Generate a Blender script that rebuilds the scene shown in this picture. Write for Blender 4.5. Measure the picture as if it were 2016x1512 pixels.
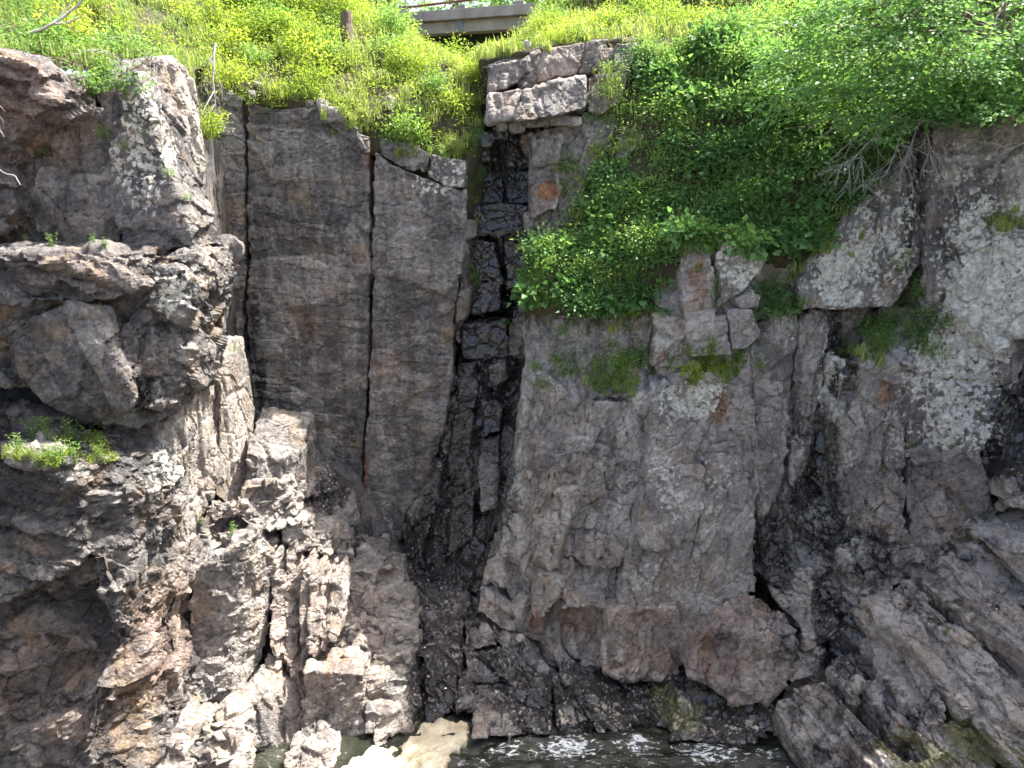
import bpy, bmesh, math, random
import numpy as np
from mathutils import Vector, Matrix, Euler
from mathutils.geometry import tessellate_polygon

random.seed(7)
RNG = np.random.default_rng(7)
for o in list(bpy.data.objects):
    bpy.data.objects.remove(o)
scn = bpy.context.scene
COL = scn.collection

# ------------------------------------------------------------------ camera
CAM_H = 11.4
PITCH = math.radians(13.3)
FPX = 1511.0                      # focal length in pixels of a 2016 wide frame
cam = bpy.data.cameras.new('camera')
cam.sensor_width = 36.0
cam.lens = 36.0 * FPX / 2016.0
cam.clip_start = 0.1
cam.clip_end = 3000
camo = bpy.data.objects.new('camera', cam)
COL.objects.link(camo)
camo.location = (0, 0, CAM_H)
camo.rotation_euler = (math.pi / 2 - PITCH, 0, 0)
scn.camera = camo

# ------------------------------------------------------------------ sky, sun, exposure
SUN_DIR = Vector((0.47, 0.20, 0.86)).normalized()        # from the scene towards the sun
world = bpy.data.worlds.new('World')
scn.world = world
world.use_nodes = True
nt = world.node_tree
nt.nodes.clear()
sky = nt.nodes.new('ShaderNodeTexSky')
sky.sky_type = 'NISHITA'
sky.sun_disc = False
sky.sun_elevation = math.asin(SUN_DIR.z)
sky.sun_rotation = math.atan2(SUN_DIR.x, SUN_DIR.y)
sky.air_density = 1.0
sky.dust_density = 6.0
sky.ozone_density = 0.6
bg = nt.nodes.new('ShaderNodeBackground')
bg.inputs['Strength'].default_value = 0.145
wo = nt.nodes.new('ShaderNodeOutputWorld')
nt.links.new(sky.outputs[0], bg.inputs[0])
nt.links.new(bg.outputs[0], wo.inputs[0])
sun = bpy.data.lights.new('sun', 'SUN')
sun.energy = 5.0
sun.angle = math.radians(0.5)
sun.color = (1.0, 0.95, 0.87)
suno = bpy.data.objects.new('sun', sun)
COL.objects.link(suno)
suno.location = (30, 10, 50)
suno.rotation_euler = SUN_DIR.to_track_quat('Z', 'Y').to_euler()
scn.view_settings.view_transform = 'Standard'
scn.view_settings.look = 'None'
scn.view_settings.gamma = 1.0
scn.view_settings.exposure = 1.82
scn.cycles.use_adaptive_sampling = True
scn.cycles.adaptive_threshold = 0.03
scn.cycles.max_bounces = 6
scn.cycles.diffuse_bounces = 4
scn.cycles.glossy_bounces = 2
scn.cycles.transmission_bounces = 3
scn.render.resolution_x = 1024
scn.render.resolution_y = 768

# ------------------------------------------------------------------ placing helpers
CP, SP = math.cos(PITCH), math.sin(PITCH)
def ray(px, py):
    xr = (px - 1008) / FPX
    yr = (756 - py) / FPX
    return Vector((xr, CP + yr * SP, -SP + yr * CP))
def P(px, py, Y):
    d = ray(px, py)
    return Vector((d.x * Y / d.y, Y, CAM_H + d.z * Y / d.y))
def Z(px, py, z):                 # a vertex given by its height instead of its distance
    d = ray(px, py)
    return (px, py, d.y * (z - CAM_H) / d.z)

def tag(o, label=None, cat=None, group=None, kind=None):
    if label: o['label'] = label
    if cat: o['category'] = cat
    if group: o['group'] = group
    if kind: o['kind'] = kind
    return o
def empty(name, loc=(0, 0, 0), rz=0.0):
    o = bpy.data.objects.new(name, None)
    o.empty_display_size = 0.3
    o.location = loc
    o.rotation_euler = (0, 0, rz)
    COL.objects.link(o)
    return o
def link(name, me, parent=None, mat=None):
    o = bpy.data.objects.new(name, me)
    COL.objects.link(o)
    if mat and not me.materials: me.materials.append(mat)
    if parent:
        o.parent = parent
    return o

# ------------------------------------------------------------------ numpy noise
def h32(x):
    x = x.astype(np.uint32)
    x ^= x >> np.uint32(16); x *= np.uint32(0x7feb352d)
    x ^= x >> np.uint32(15); x *= np.uint32(0x846ca68b)
    x ^= x >> np.uint32(16)
    return x
def cellhash(i, j, k, seed):
    with np.errstate(over='ignore'):
        a = i.astype(np.uint32) * np.uint32(73856093) ^ j.astype(np.uint32) * np.uint32(19349663) ^ k.astype(np.uint32) * np.uint32(83492791) ^ np.uint32(seed * 2654435 + 17)
        return h32(a)
INV = np.float32(1.0 / 65536.0)
def r3(h):
    with np.errstate(over='ignore'):
        g = h32(h + np.uint32(0x9e3779b9))
    return (h & np.uint32(65535)).astype(np.float32) * INV, (h >> np.uint32(16)).astype(np.float32) * INV, (g & np.uint32(65535)).astype(np.float32) * INV
def vnoise(p, seed=0):
    b = np.floor(p).astype(np.int32)
    f = (p - b).astype(np.float32)
    f = f * f * (3 - 2 * f)
    out = np.zeros(len(p), np.float32)
    for dx in (0, 1):
        for dy in (0, 1):
            for dz in (0, 1):
                h = cellhash(b[:, 0] + dx, b[:, 1] + dy, b[:, 2] + dz, seed)
                v = (h & np.uint32(65535)).astype(np.float32) * INV
                w = (f[:, 0] if dx else 1 - f[:, 0]) * (f[:, 1] if dy else 1 - f[:, 1]) * (f[:, 2] if dz else 1 - f[:, 2])
                out += v * w
    return out
def fbm(p, octs=4, seed=0):
    o = np.zeros(len(p), np.float32); a = 0.5; t = 0
    for k in range(octs):
        o += a * vnoise(p * (2.03 ** k) + 13.7 * k, seed + k); t += a; a *= 0.5
    return o / t
def voronoi(p, seed=0, jit=0.92):
    b = np.floor(p).astype(np.int32)
    n = len(p)
    F1 = np.full(n, 9.0, np.float32); F2 = np.full(n, 9.0, np.float32)
    H = np.zeros(n, np.uint32)
    C = np.zeros((n, 3), np.float32)
    for dx in (-1, 0, 1):
        for dy in (-1, 0, 1):
            for dz in (-1, 0, 1):
                ci, cj, ck = b[:, 0] + dx, b[:, 1] + dy, b[:, 2] + dz
                h = cellhash(ci, cj, ck, seed)
                rx, ry, rz = r3(h)
                vx = ci + 0.5 + (rx - 0.5) * jit - p[:, 0]
                vy = cj + 0.5 + (ry - 0.5) * jit - p[:, 1]
                vz = ck + 0.5 + (rz - 0.5) * jit - p[:, 2]
                d = np.sqrt(vx * vx + vy * vy + vz * vz).astype(np.float32)
                m = d < F1
                F2 = np.where(m, F1, np.minimum(F2, d))
                F1 = np.where(m, d, F1)
                H = np.where(m, h, H)
                C[m, 0] = vx[m]; C[m, 1] = vy[m]; C[m, 2] = vz[m]
    return F1, F2, H, C
def smooth(a, b, x):
    t = np.clip((x - a) / (b - a), 0, 1)
    return t * t * (3 - 2 * t)

# ------------------------------------------------------------------ materials
def newmat(name):
    m = bpy.data.materials.new(name)
    m.use_nodes = True
    m.node_tree.nodes.clear()
    return m, m.node_tree
class NB:
    def __init__(s, t): s.t = t
    def n(s, kind, **kw):
        x = s.t.nodes.new(kind)
        for k, v in kw.items():
            if k in ('_',): continue
            if hasattr(x, k): setattr(x, k, v)
            else: x.inputs[k.replace('_', ' ')].default_value = v
        return x
    def l(s, a, b): s.t.links.new(a, b)
    def attr(s, name):
        return s.n('ShaderNodeAttribute', attribute_name=name)
    def math(s, op, a, b=None, c=None, clamp=False):
        x = s.t.nodes.new('ShaderNodeMath'); x.operation = op; x.use_clamp = clamp
        for i, v in enumerate((a, b, c)):
            if v is None: continue
            if isinstance(v, (int, float)): x.inputs[i].default_value = v
            else: s.l(v, x.inputs[i])
        return x.outputs[0]
    def mix(s, f, a, b, bt='MIX'):
        x = s.t.nodes.new('ShaderNodeMix'); x.data_type = 'RGBA'; x.blend_type = bt
        x.clamp_factor = True
        for i, v in ((0, f), (6, a), (7, b)):
            if isinstance(v, (int, float)): x.inputs[i].default_value = v
            elif isinstance(v, tuple): x.inputs[i].default_value = (*v, 1) if len(v) == 3 else v
            else: s.l(v, x.inputs[i])
        return x.outputs[2]
    def noise(s, vec, scale, detail=4, rough=0.6, out='Fac'):
        x = s.n('ShaderNodeTexNoise'); x.inputs['Scale'].default_value = scale
        x.inputs['Detail'].default_value = detail; x.inputs['Roughness'].default_value = rough
        if vec is not None: s.l(vec, x.inputs['Vector'])
        return x.outputs[out]
    def ramp(s, f, stops):
        x = s.n('ShaderNodeValToRGB')
        e = x.color_ramp.elements
        while len(e) < len(stops): e.new(0.5)
        for i, (p, c) in enumerate(stops):
            e[i].position = p
            e[i].color = (*c, 1) if isinstance(c, tuple) else (c, c, c, 1)
        s.l(f, x.inputs[0])
        return x.outputs[0]
    def maprange(s, v, a, b, c=0.0, d=1.0, kind='SMOOTHSTEP'):
        x = s.n('ShaderNodeMapRange'); x.interpolation_type = kind
        s.l(v, x.inputs[0])
        for i, q in enumerate((a, b, c, d)):
            if isinstance(q, (int, float)): x.inputs[i + 1].default_value = q
            else: s.l(q, x.inputs[i + 1])
        return x.outputs[0]

def rock_material():
    m, t = newmat('fractured_rock')
    b = NB(t)
    geo = b.n('ShaderNodeNewGeometry')
    pos = geo.outputs['Position']
    tone = b.attr('tone').outputs['Fac']
    hue = b.attr('hue').outputs['Fac']
    # mineral colour: violet grey to tan to brick pink
    nb = b.n('ShaderNodeTexNoise'); nb.inputs['Scale'].default_value = 1.3; nb.inputs['Detail'].default_value = 4; nb.inputs['Roughness'].default_value = 0.65
    b.l(pos, nb.inputs['Vector'])
    sep = b.n('ShaderNodeSeparateColor'); b.l(nb.outputs['Color'], sep.inputs[0])
    n1, nr, nw = sep.outputs[0], sep.outputs[1], sep.outputs[2]
    nf = b.n('ShaderNodeTexNoise'); nf.inputs['Scale'].default_value = 9.0; nf.inputs['Detail'].default_value = 4; nf.inputs['Roughness'].default_value = 0.72
    b.l(pos, nf.inputs['Vector'])
    sf = b.n('ShaderNodeSeparateColor'); b.l(nf.outputs['Color'], sf.inputs[0])
    n2, n2b, n2c = sf.outputs[0], sf.outputs[1], sf.outputs[2]
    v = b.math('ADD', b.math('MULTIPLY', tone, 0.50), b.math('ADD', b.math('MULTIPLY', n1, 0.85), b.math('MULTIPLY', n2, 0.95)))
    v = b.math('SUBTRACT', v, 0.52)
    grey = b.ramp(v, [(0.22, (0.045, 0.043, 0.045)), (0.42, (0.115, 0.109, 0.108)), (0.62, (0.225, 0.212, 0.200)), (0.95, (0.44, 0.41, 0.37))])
    pink = b.ramp(v, [(0.22, (0.065, 0.047, 0.043)), (0.42, (0.165, 0.124, 0.108)), (0.62, (0.285, 0.225, 0.192)), (0.95, (0.47, 0.40, 0.345))])
    hmix = b.maprange(b.math('ADD', hue, b.math('MULTIPLY', b.math('SUBTRACT', nr, 0.5), 1.6)), 0.3, 1.05)
    c = b.mix(hmix, grey, pink)
    c = b.mix(b.maprange(nw, 0.50, 0.68), c, b.mix(0.5, c, (0.27, 0.19, 0.115)))
    c = b.mix(b.math('MULTIPLY', b.maprange(b.math('ADD', b.math('MULTIPLY', n1, .5), b.math('MULTIPLY', n2c, .5)), 0.53, 0.62), .55), c, b.mix(0.7, c, (0.05, 0.040, 0.035)))
    c = b.mix(b.math('MULTIPLY', b.maprange(n2b, 0.5, 0.75), 0.4), c, b.mix(0.5, c, (0.40, 0.38, 0.35)))
    # vertical mineral streaks left by run-off
    mp = b.n('ShaderNodeMapping'); b.l(pos, mp.inputs[0]); mp.inputs['Scale'].default_value = (2.7, 2.7, 0.6)
    ns = b.n('ShaderNodeTexNoise'); ns.inputs['Scale'].default_value = 1.0; ns.inputs['Detail'].default_value = 4.5; ns.inputs['Roughness'].default_value = 0.72
    b.l(mp.outputs[0], ns.inputs['Vector'])
    ss = b.n('ShaderNodeSeparateColor'); b.l(ns.outputs['Color'], ss.inputs[0])
    sn, sn2, sn3 = ss.outputs[0], ss.outputs[1], ss.outputs[2]
    st = b.attr('streak').outputs['Fac']
    smask = b.math('MULTIPLY', b.maprange(b.math('ADD', b.math('MULTIPLY', sn, 0.75), b.math('MULTIPLY', n2c, 0.25)), 0.47, 0.57), st, clamp=True)
    c = b.mix(b.math('MULTIPLY', smask, 0.68), c, b.mix(0.85, c, (0.030, 0.024, 0.020)))
    # rust
    ru = b.attr('rust').outputs['Fac']
    rmask = b.maprange(b.math('ADD', ru, b.math('MULTIPLY', b.math('SUBTRACT', b.math('ADD', b.math('MULTIPLY', sn2, .6), b.math('MULTIPLY', n2b, .4)), 0.5), 3.4)), 0.45, 1.15)
    c = b.mix(b.math('MULTIPLY', rmask, 0.8), c, b.mix(b.maprange(n2, .3, .7), (0.09, 0.042, 0.024), (0.34, 0.135, 0.038)))
    # wet film: dark and glossy
    we = b.attr('wet').outputs['Fac']
    wn = b.math('ADD', we, b.math('MULTIPLY', b.math('SUBTRACT', b.math('ADD', b.math('MULTIPLY', sn3, 0.55), b.math('MULTIPLY', b.math('ADD', n1, n2c), 0.225)), 0.5), 2.0))
    wmask = b.maprange(wn, 0.36, 0.66)
    c = b.mix(wmask, c, b.mix(1.0, c, (0.11, 0.105, 0.11), 'MULTIPLY'))
    # moss
    mo = b.attr('moss').outputs['Fac']
    mmask = b.maprange(b.math('ADD', mo, b.math('MULTIPLY', b.math('SUBTRACT', b.math('ADD', b.math('MULTIPLY', nr, .5), b.math('MULTIPLY', n2b, .5)), 0.5), 1.9)), 0.45, 0.72)
    c = b.mix(b.math('MULTIPLY', mmask, 0.8), c, b.mix(b.maprange(n2c, .3, .7), (0.040, 0.050, 0.012), (0.16, 0.15, 0.03)))
    # crusts of lichen: white-grey rosettes
    li = b.attr('lichen').outputs['Fac']
    wv = b.n('ShaderNodeVectorMath', operation='ADD')
    sc = b.n('ShaderNodeVectorMath', operation='SCALE'); sc.inputs['Scale'].default_value = 0.10
    b.l(nf.outputs['Color'], sc.inputs[0]); b.l(pos, wv.inputs[0]); b.l(sc.outputs[0], wv.inputs[1])
    vo = b.n('ShaderNodeTexVoronoi'); vo.inputs['Scale'].default_value = 8.5; b.l(wv.outputs[0], vo.inputs['Vector'])
    lv = b.math('ADD', b.math('ADD', li, b.math('MULTIPLY', vo.outputs['Distance'], -0.55)), b.math('MULTIPLY', b.math('SUBTRACT', b.math('ADD', b.math('MULTIPLY', n1, .45), b.math('MULTIPLY', n2, .55)), 0.5), 2.6))
    lmask = b.maprange(lv, 0.18, 0.30)
    lcol = b.mix(b.maprange(n2b, 0.3, 0.7), (0.36, 0.355, 0.31), (0.76, 0.74, 0.66))
    c = b.mix(b.math('MULTIPLY', lmask, 0.92), c, lcol)
    # relief too fine for the mesh
    bn = b.noise(pos, 14.0, 4, 0.75)
    vc = b.n('ShaderNodeTexVoronoi', feature='DISTANCE_TO_EDGE'); vc.inputs['Scale'].default_value = 5.0
    mp3 = b.n('ShaderNodeMapping'); b.l(pos, mp3.inputs[0]); mp3.inputs['Scale'].default_value = (1, 1, 1.9); mp3.inputs['Rotation'].default_value = (.2, .25, .3)
    b.l(mp3.outputs[0], vc.inputs['Vector'])
    crk = b.maprange(vc.outputs['Distance'], 0.0, 0.025, kind='LINEAR')
    hgt = b.math('ADD', b.math('MULTIPLY', bn, 0.9), b.math('MULTIPLY', crk, 0.22))
    bp = b.n('ShaderNodeBump'); bp.inputs['Strength'].default_value = 1.0; bp.inputs['Distance'].default_value = 0.06
    b.l(hgt, bp.inputs['Height'])
    pr = b.n('ShaderNodeBsdfPrincipled')
    b.l(c, pr.inputs['Base Color'])
    ro = b.maprange(wmask, 0, 1, 0.72, 0.17, 'LINEAR')
    ro = b.math('MAXIMUM', ro, b.math('MULTIPLY', lmask, 0.85))
    b.l(ro, pr.inputs['Roughness'])
    b.l(bp.outputs[0], pr.inputs['Normal'])
    dry = b.math('SUBTRACT', 1.0, lmask)
    b.l(b.math('MULTIPLY', b.math('ADD', b.math('MULTIPLY', wmask, .1), .4), dry), pr.inputs['Specular IOR Level'])
    b.l(b.math('MULTIPLY', wmask, b.math('MULTIPLY', dry, .7)), pr.inputs['Coat Weight'])
    pr.inputs['Coat Roughness'].default_value = 0.12
    pr.inputs['Coat IOR'].default_value = 1.6
    out = b.n('ShaderNodeOutputMaterial')
    b.l(pr.outputs[0], out.inputs[0])
    return m

def simple(name, stops, scale=8, rough=0.8, bump=0.3, bscale=40, stretch=(1, 1, 1), metallic=0.0, coord='obj'):
    m, t = newmat(name); b = NB(t)
    tc = b.n('ShaderNodeTexCoord')
    mp = b.n('ShaderNodeMapping'); b.l(tc.outputs['Object'], mp.inputs[0]); mp.inputs['Scale'].default_value = stretch
    n = b.noise(mp.outputs[0], scale, 5, 0.65)
    c = b.ramp(n, stops)
    pr = b.n('ShaderNodeBsdfPrincipled'); b.l(c, pr.inputs['Base Color'])
    pr.inputs['Roughness'].default_value = rough; pr.inputs['Metallic'].default_value = metallic
    bp = b.n('ShaderNodeBump'); bp.inputs['Strength'].default_value = bump; bp.inputs['Distance'].default_value = 0.02
    b.l(b.noise(mp.outputs[0], bscale, 4, 0.7), bp.inputs['Height']); b.l(bp.outputs[0], pr.inputs['Normal'])
    o = b.n('ShaderNodeOutputMaterial'); b.l(pr.outputs[0], o.inputs[0])
    return m

def leaf_material(name, dark, light, yellow, trans=0.42, gloss=0.42):
    m, t = newmat(name); b = NB(t)
    tone = b.attr('tone').outputs['Fac']
    oi = b.n('ShaderNodeObjectInfo')
    f = b.math('ADD', b.math('MULTIPLY', tone, 0.62), b.math('MULTIPLY', oi.outputs['Random'], 0.38))
    c = b.ramp(f, [(0.05, dark), (0.55, light), (0.98, yellow)])
    tl = b.mix(1.0, c, (1.25, 1.3, 0.8), 'MULTIPLY')
    pr = b.n('ShaderNodeBsdfPrincipled'); b.l(c, pr.inputs['Base Color']); pr.inputs['Roughness'].default_value = gloss; pr.inputs['Specular IOR Level'].default_value = 0.3
    tr = b.n('ShaderNodeBsdfTranslucent'); b.l(tl, tr.inputs['Color'])
    mx = b.n('ShaderNodeMixShader'); mx.inputs[0].default_value = trans
    b.l(pr.outputs[0], mx.inputs[1]); b.l(tr.outputs[0], mx.inputs[2])
    o = b.n('ShaderNodeOutputMaterial'); b.l(mx.outputs[0], o.inputs[0])
    return m

ROCK = rock_material()
SOIL = simple('hillside_soil', [(0.25, (0.022, 0.017, 0.010)), (0.5, (0.055, 0.045, 0.024)), (0.7, (0.06, 0.075, 0.02)), (0.9, (0.13, 0.11, 0.06))], 3.0, 0.95, 0.8, 22)
BARK = simple('grey_bark', [(0.3, (0.09, 0.075, 0.06)), (0.7, (0.22, 0.19, 0.16))], 10, 0.9, 0.9, 30, (1, 1, 0.2))
DEADWOOD = simple('bleached_dead_wood', [(0.3, (0.24, 0.215, 0.20)), (0.75, (0.47, 0.44, 0.42))], 14, 0.8, 0.4, 40, (1, 1, 0.3))
BROWNTWIG = simple('brown_twig', [(0.3, (0.07, 0.05, 0.035)), (0.7, (0.17, 0.13, 0.10))], 14, 0.85, 0.3, 40)
STEM = simple('green_stem', [(0.3, (0.06, 0.09, 0.02)), (0.7, (0.14, 0.16, 0.05))], 14, 0.7, 0.1, 40)
LEAF_MID = leaf_material('mid_green_leaf', (0.060, 0.125, 0.035), (0.18, 0.31, 0.090), (0.36, 0.46, 0.14), 0.5)
LEAF_YEL = leaf_material('yellow_green_leaf', (0.10, 0.17, 0.028), (0.28, 0.38, 0.06), (0.55, 0.55, 0.09), 0.52)
LEAF_DARK = leaf_material('cool_green_leaf', (0.055, 0.125, 0.045), (0.15, 0.29, 0.10), (0.27, 0.41, 0.15), 0.48)
GRASS = leaf_material('grass_blade', (0.14, 0.20, 0.06), (0.29, 0.37, 0.11), (0.48, 0.46, 0.22), 0.45)
DRYGRASS = leaf_material('straw_grass', (0.20, 0.16, 0.07), (0.36, 0.30, 0.15), (0.48, 0.42, 0.24), 0.35)
YELLOWFL = leaf_material('yellow_flower', (0.5, 0.38, 0.02), (0.62, 0.5, 0.03), (0.7, 0.6, 0.05), 0.3)
CONCRETE = simple('weathered_concrete', [(0.3, (0.26, 0.235, 0.185)), (0.6, (0.40, 0.365, 0.29)), (0.8, (0.46, 0.42, 0.34))], 2.5, 0.9, 0.3, 30, (1, 1, 0.5))
CONCRETE2 = simple('grey_parapet_concrete', [(0.3, (0.22, 0.18, 0.15)), (0.55, (0.36, 0.33, 0.29)), (0.8, (0.42, 0.39, 0.35))], 2.2, 0.9, 0.3, 30, (1, 1, 0.35))
RUSTM = simple('rusty_pipe', [(0.3, (0.09, 0.04, 0.025)), (0.6, (0.22, 0.10, 0.06)), (0.75, (0.5, 0.45, 0.42))], 3.0, 0.7, 0.3, 30)
STEELM = simple('galvanised_steel', [(0.3, (0.30, 0.31, 0.32)), (0.7, (0.48, 0.49, 0.50))], 9, 0.45, 0.1, 40, metallic=0.6)
PLAQUEM = simple('grey_plaque', [(0.3, (0.16, 0.18, 0.19)), (0.7, (0.26, 0.28, 0.29))], 20, 0.5, 0.3, 60)

# ------------------------------------------------------------------ rock pipeline
# stains with a place of their own: (kind, px, py, Y, rx, ry, rz, amount)
STAINS = []
def stain(kind, px, py, Y, rx, rz, amt, ry=1.2):
    STAINS.append((kind, P(px, py, Y), rx, ry, rz, amt))
def stain_field(kind, pts, base):
    o = np.full(len(pts), base, np.float32)
    for k, c, rx, ry, rz, amt in STAINS:
        if k != kind: continue
        d = np.sqrt(((pts[:, 0] - c.x) / rx) ** 2 + ((pts[:, 1] - c.y) / ry) ** 2 + ((pts[:, 2] - c.z) / rz) ** 2)
        o = np.maximum(o, base + (amt - base) * (1 - smooth(0.45, 1.1, d)))
    return o

STYLES = {   # (cell sizes, amplitude, groove depth) per octave, joint rotation in degrees, fbm amplitude
    'wall':  ([((1.9, 1.5, 1.3), 0.040, 0.030), ((0.75, 0.8, 0.30), 0.024, 0.024), ((0.26, 0.3, 0.16), 0.010, 0.012)], (0, 4, 0), 0.02),
    'block': ([((1.2, 1.1, 0.95), 0.12, 0.05), ((0.5, 0.5, 0.36), 0.055, 0.03), ((0.19, 0.2, 0.13), 0.016, 0.010)], (8, -8, 12), 0.025),
    'sheet': ([((0.75, 0.9, 1.7), 0.11, 0.08), ((0.34, 0.42, 0.62), 0.055, 0.05), ((0.15, 0.16, 0.2), 0.020, 0.016)], (-6, 10, 8), 0.025),
    'face':  ([((1.3, 1.2, 2.6), 0.060, 0.05), ((0.5, 0.6, 0.8), 0.040, 0.035), ((0.16, 0.17, 0.26), 0.017, 0.014)], (0, -10, 10), 0.025),
    'ledge': ([((0.62, 0.6, 0.46), 0.085, 0.05), ((0.28, 0.30, 0.20), 0.040, 0.022), ((0.14, 0.15, 0.10), 0.010, 0.006)], (4, -8, 14), 0.015),
    'slab':  ([((0.8, 1.9, 0.55), 0.12, 0.09), ((0.36, 0.7, 0.28), 0.06, 0.05), ((0.15, 0.24, 0.14), 0.018, 0.014)], (24, 30, 42), 0.025),
    'strata':([((1.5, 1.3, 0.42), 0.10, 0.04), ((0.6, 0.55, 0.20), 0.05, 0.03), ((0.22, 0.22, 0.09), 0.014, 0.008)], (6, 14, 10), 0.02),
}
CAMV = np.array([0, 0, CAM_H], np.float32)
EXT_BACK = (0, 1, 0)

def prism(bm, poly, ext, T):
    pts = [P(*v) for v in poly]
    e = Vector(ext).normalized() * T
    tris = tessellate_polygon([[Vector((v[0], v[1], 0)) for v in poly]])
    fv = [bm.verts.new(p) for p in pts]
    bv = [bm.verts.new(p + e) for p in pts]
    n = len(pts)
    for a, b_, c in tris:
        bm.faces.new((fv[a], fv[b_], fv[c]))
        bm.faces.new((bv[c], bv[b_], bv[a]))
    for i in range(n):
        j = (i + 1) % n
        try: bm.faces.new((fv[i], fv[j], bv[j], bv[i]))
        except ValueError: pass

DEPS = None
def remeshed(bm, vox):
    bmesh.ops.recalc_face_normals(bm, faces=bm.faces[:])
    me = bpy.data.meshes.new('tmp')
    bm.to_mesh(me); bm.free()
    o = bpy.data.objects.new('tmp', me)
    COL.objects.link(o)
    md = o.modifiers.new('r', 'REMESH')
    md.mode = 'VOXEL'; md.voxel_size = vox; md.use_smooth_shade = False
    dg = bpy.context.evaluated_depsgraph_get()
    ev = o.evaluated_get(dg)
    em = ev.to_mesh()
    nv = len(em.vertices); npoly = len(em.polygons)
    co = np.empty(nv * 3, np.float32); em.vertices.foreach_get('co', co)
    no = np.empty(nv * 3, np.float32); em.vertex_normals.foreach_get('vector', no)
    nl = len(em.loops)
    lv = np.empty(nl, np.int32); em.loops.foreach_get('vertex_index', lv)
    ev.to_mesh_clear()
    bpy.data.objects.remove(o); bpy.data.meshes.remove(me)
    if nl != npoly * 4: raise RuntimeError('remesh gave non-quads')
    return co.reshape(-1, 3), no.reshape(-1, 3), lv.reshape(-1, 4)

def mesh_from(name, co, quads, attrs=None, smoothf=False):
    me = bpy.data.meshes.new(name)
    k = quads.shape[1]
    me.vertices.add(len(co)); me.vertices.foreach_set('co', co.astype(np.float32).ravel())
    me.loops.add(len(quads) * k); me.loops.foreach_set('vertex_index', quads.astype(np.int32).ravel())
    me.polygons.add(len(quads)); me.polygons.foreach_set('loop_start', np.arange(0, len(quads) * k, k, dtype=np.int32))
    me.polygons.foreach_set('loop_total', np.full(len(quads), k, np.int32))
    me.polygons.foreach_set('use_smooth', np.full(len(quads), smoothf, bool))
    for an, av in (attrs or {}).items():
        a = me.attributes.new(an, 'FLOAT', 'POINT'); a.data.foreach_set('value', av.astype(np.float32))
    me.update(calc_edges=True)
    me.validate()
    return me

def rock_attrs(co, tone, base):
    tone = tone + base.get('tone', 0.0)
    return {'tone': tone, 'hue': stain_field('hue', co, base.get('hue', 0.3)), 'wet': stain_field('wet', co, base.get('wet', 0.0)),
            'lichen': stain_field('lichen', co, base.get('lichen', 0.0)), 'rust': stain_field('rust', co, base.get('rust', 0.05)),
            'moss': stain_field('moss', co, base.get('moss', 0.0)), 'streak': stain_field('streak', co, base.get('streak', 0.3))}

def relax(a, q, n, it):
    cnt = np.bincount(q.ravel(), minlength=n).astype(np.float32)
    for _ in range(it):
        m = a[q].mean(1)
        a = np.stack([np.bincount(q.ravel(), weights=np.repeat(m[:, k], 4), minlength=n) for k in range(a.shape[1])], 1) / np.maximum(cnt, 1)[:, None]
        a = a.astype(np.float32)
    return a
SEED = [11]
TOT = [0]
def rock(name, parent, facets, style='block', vox=0.045, amp=1.0, T=1.4, ext=EXT_BACK, rot=None, cull=True, mat=None, **base):
    """facets: list of polygons [(px,py,Y)...] or (polygon, ext, T)."""
    bm = bmesh.new()
    for f in facets:
        if isinstance(f, tuple): prism(bm, f[0], f[1], f[2])
        else: prism(bm, f, ext, T)
    co, no, q = remeshed(bm, vox)
    no = relax(no, q, len(co), 4); no /= np.linalg.norm(no, axis=1, keepdims=True) + 1e-9
    co = relax(co, q, len(co), 1)
    octs, sr, fa = STYLES[style]
    r = rot or sr
    R = np.array(Euler([math.radians(a) for a in r]).to_matrix(), np.float32)
    SEED[0] += 7
    sd = SEED[0]
    Q = co @ R
    w = np.stack([fbm(Q * 0.9 + 5.1 * k, 3, 91 + k) - 0.5 for k in range(3)], 1)
    Q = Q + w * 0.30
    disp = np.zeros(len(co), np.float32)
    tone = np.zeros(len(co), np.float32)
    for k, (size, a, g) in enumerate(octs):
        s = np.array(size, np.float32)
        F1, F2, H, C = voronoi(Q / s, sd + k * 31)
        with np.errstate(over='ignore'):
            t1, t2, t3 = r3(H * np.uint32(747796405) + np.uint32(3))
            u, _, _ = r3(h32(H + np.uint32(77)))
        off = (u - 0.5) * 2.0
        tilt = ((t1 - 0.5) * C[:, 0] + (t2 - 0.5) * C[:, 1] + (t3 - 0.5) * C[:, 2]) * 2.0
        dk = a * amp * (off * 0.8 + tilt * 1.3)
        if k == 0: dk = relax(dk[:, None], q, len(co), 1)[:, 0]
        disp += dk
        disp -= g * amp * (1 - smooth(0.0, 0.09, F2 - F1)) * smooth(0.35, 0.6, u * 0.5 + 0.25 + vnoise(co * 0.8, 5) * 0.4)
        tone += (0.5, 0.33, 0.17)[k] * u
        Q = Q + (np.stack([t1, t2, t3], 1) - 0.5) * 0.02
    disp += fa * amp * (fbm(co * 2.2, 5, sd) - 0.5) * 2.0
    co2 = co + no * disp[:, None]
    if cull:
        fc = co2[q].mean(1)
        e1 = co2[q[:, 2]] - co2[q[:, 0]]; e2 = co2[q[:, 3]] - co2[q[:, 1]]
        fn = np.cross(e1, e2); fn /= np.linalg.norm(fn, axis=1, keepdims=True) + 1e-9
        vd = fc - CAMV; vd /= np.linalg.norm(vd, axis=1, keepdims=True)
        keep = ((fn * vd).sum(1) < 0.55) & (fc[:, 2] > -0.6)
        q = q[keep]
        used = np.zeros(len(co2), bool); used[q.ravel()] = True
        idx = np.cumsum(used) - 1
        co2 = co2[used]; tone = tone[used]; q = idx[q]
    TOT[0] += len(q) * 2
    me = mesh_from(name, co2, q, rock_attrs(co2, tone, base))
    return link(name, me, parent, mat or ROCK)

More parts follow.
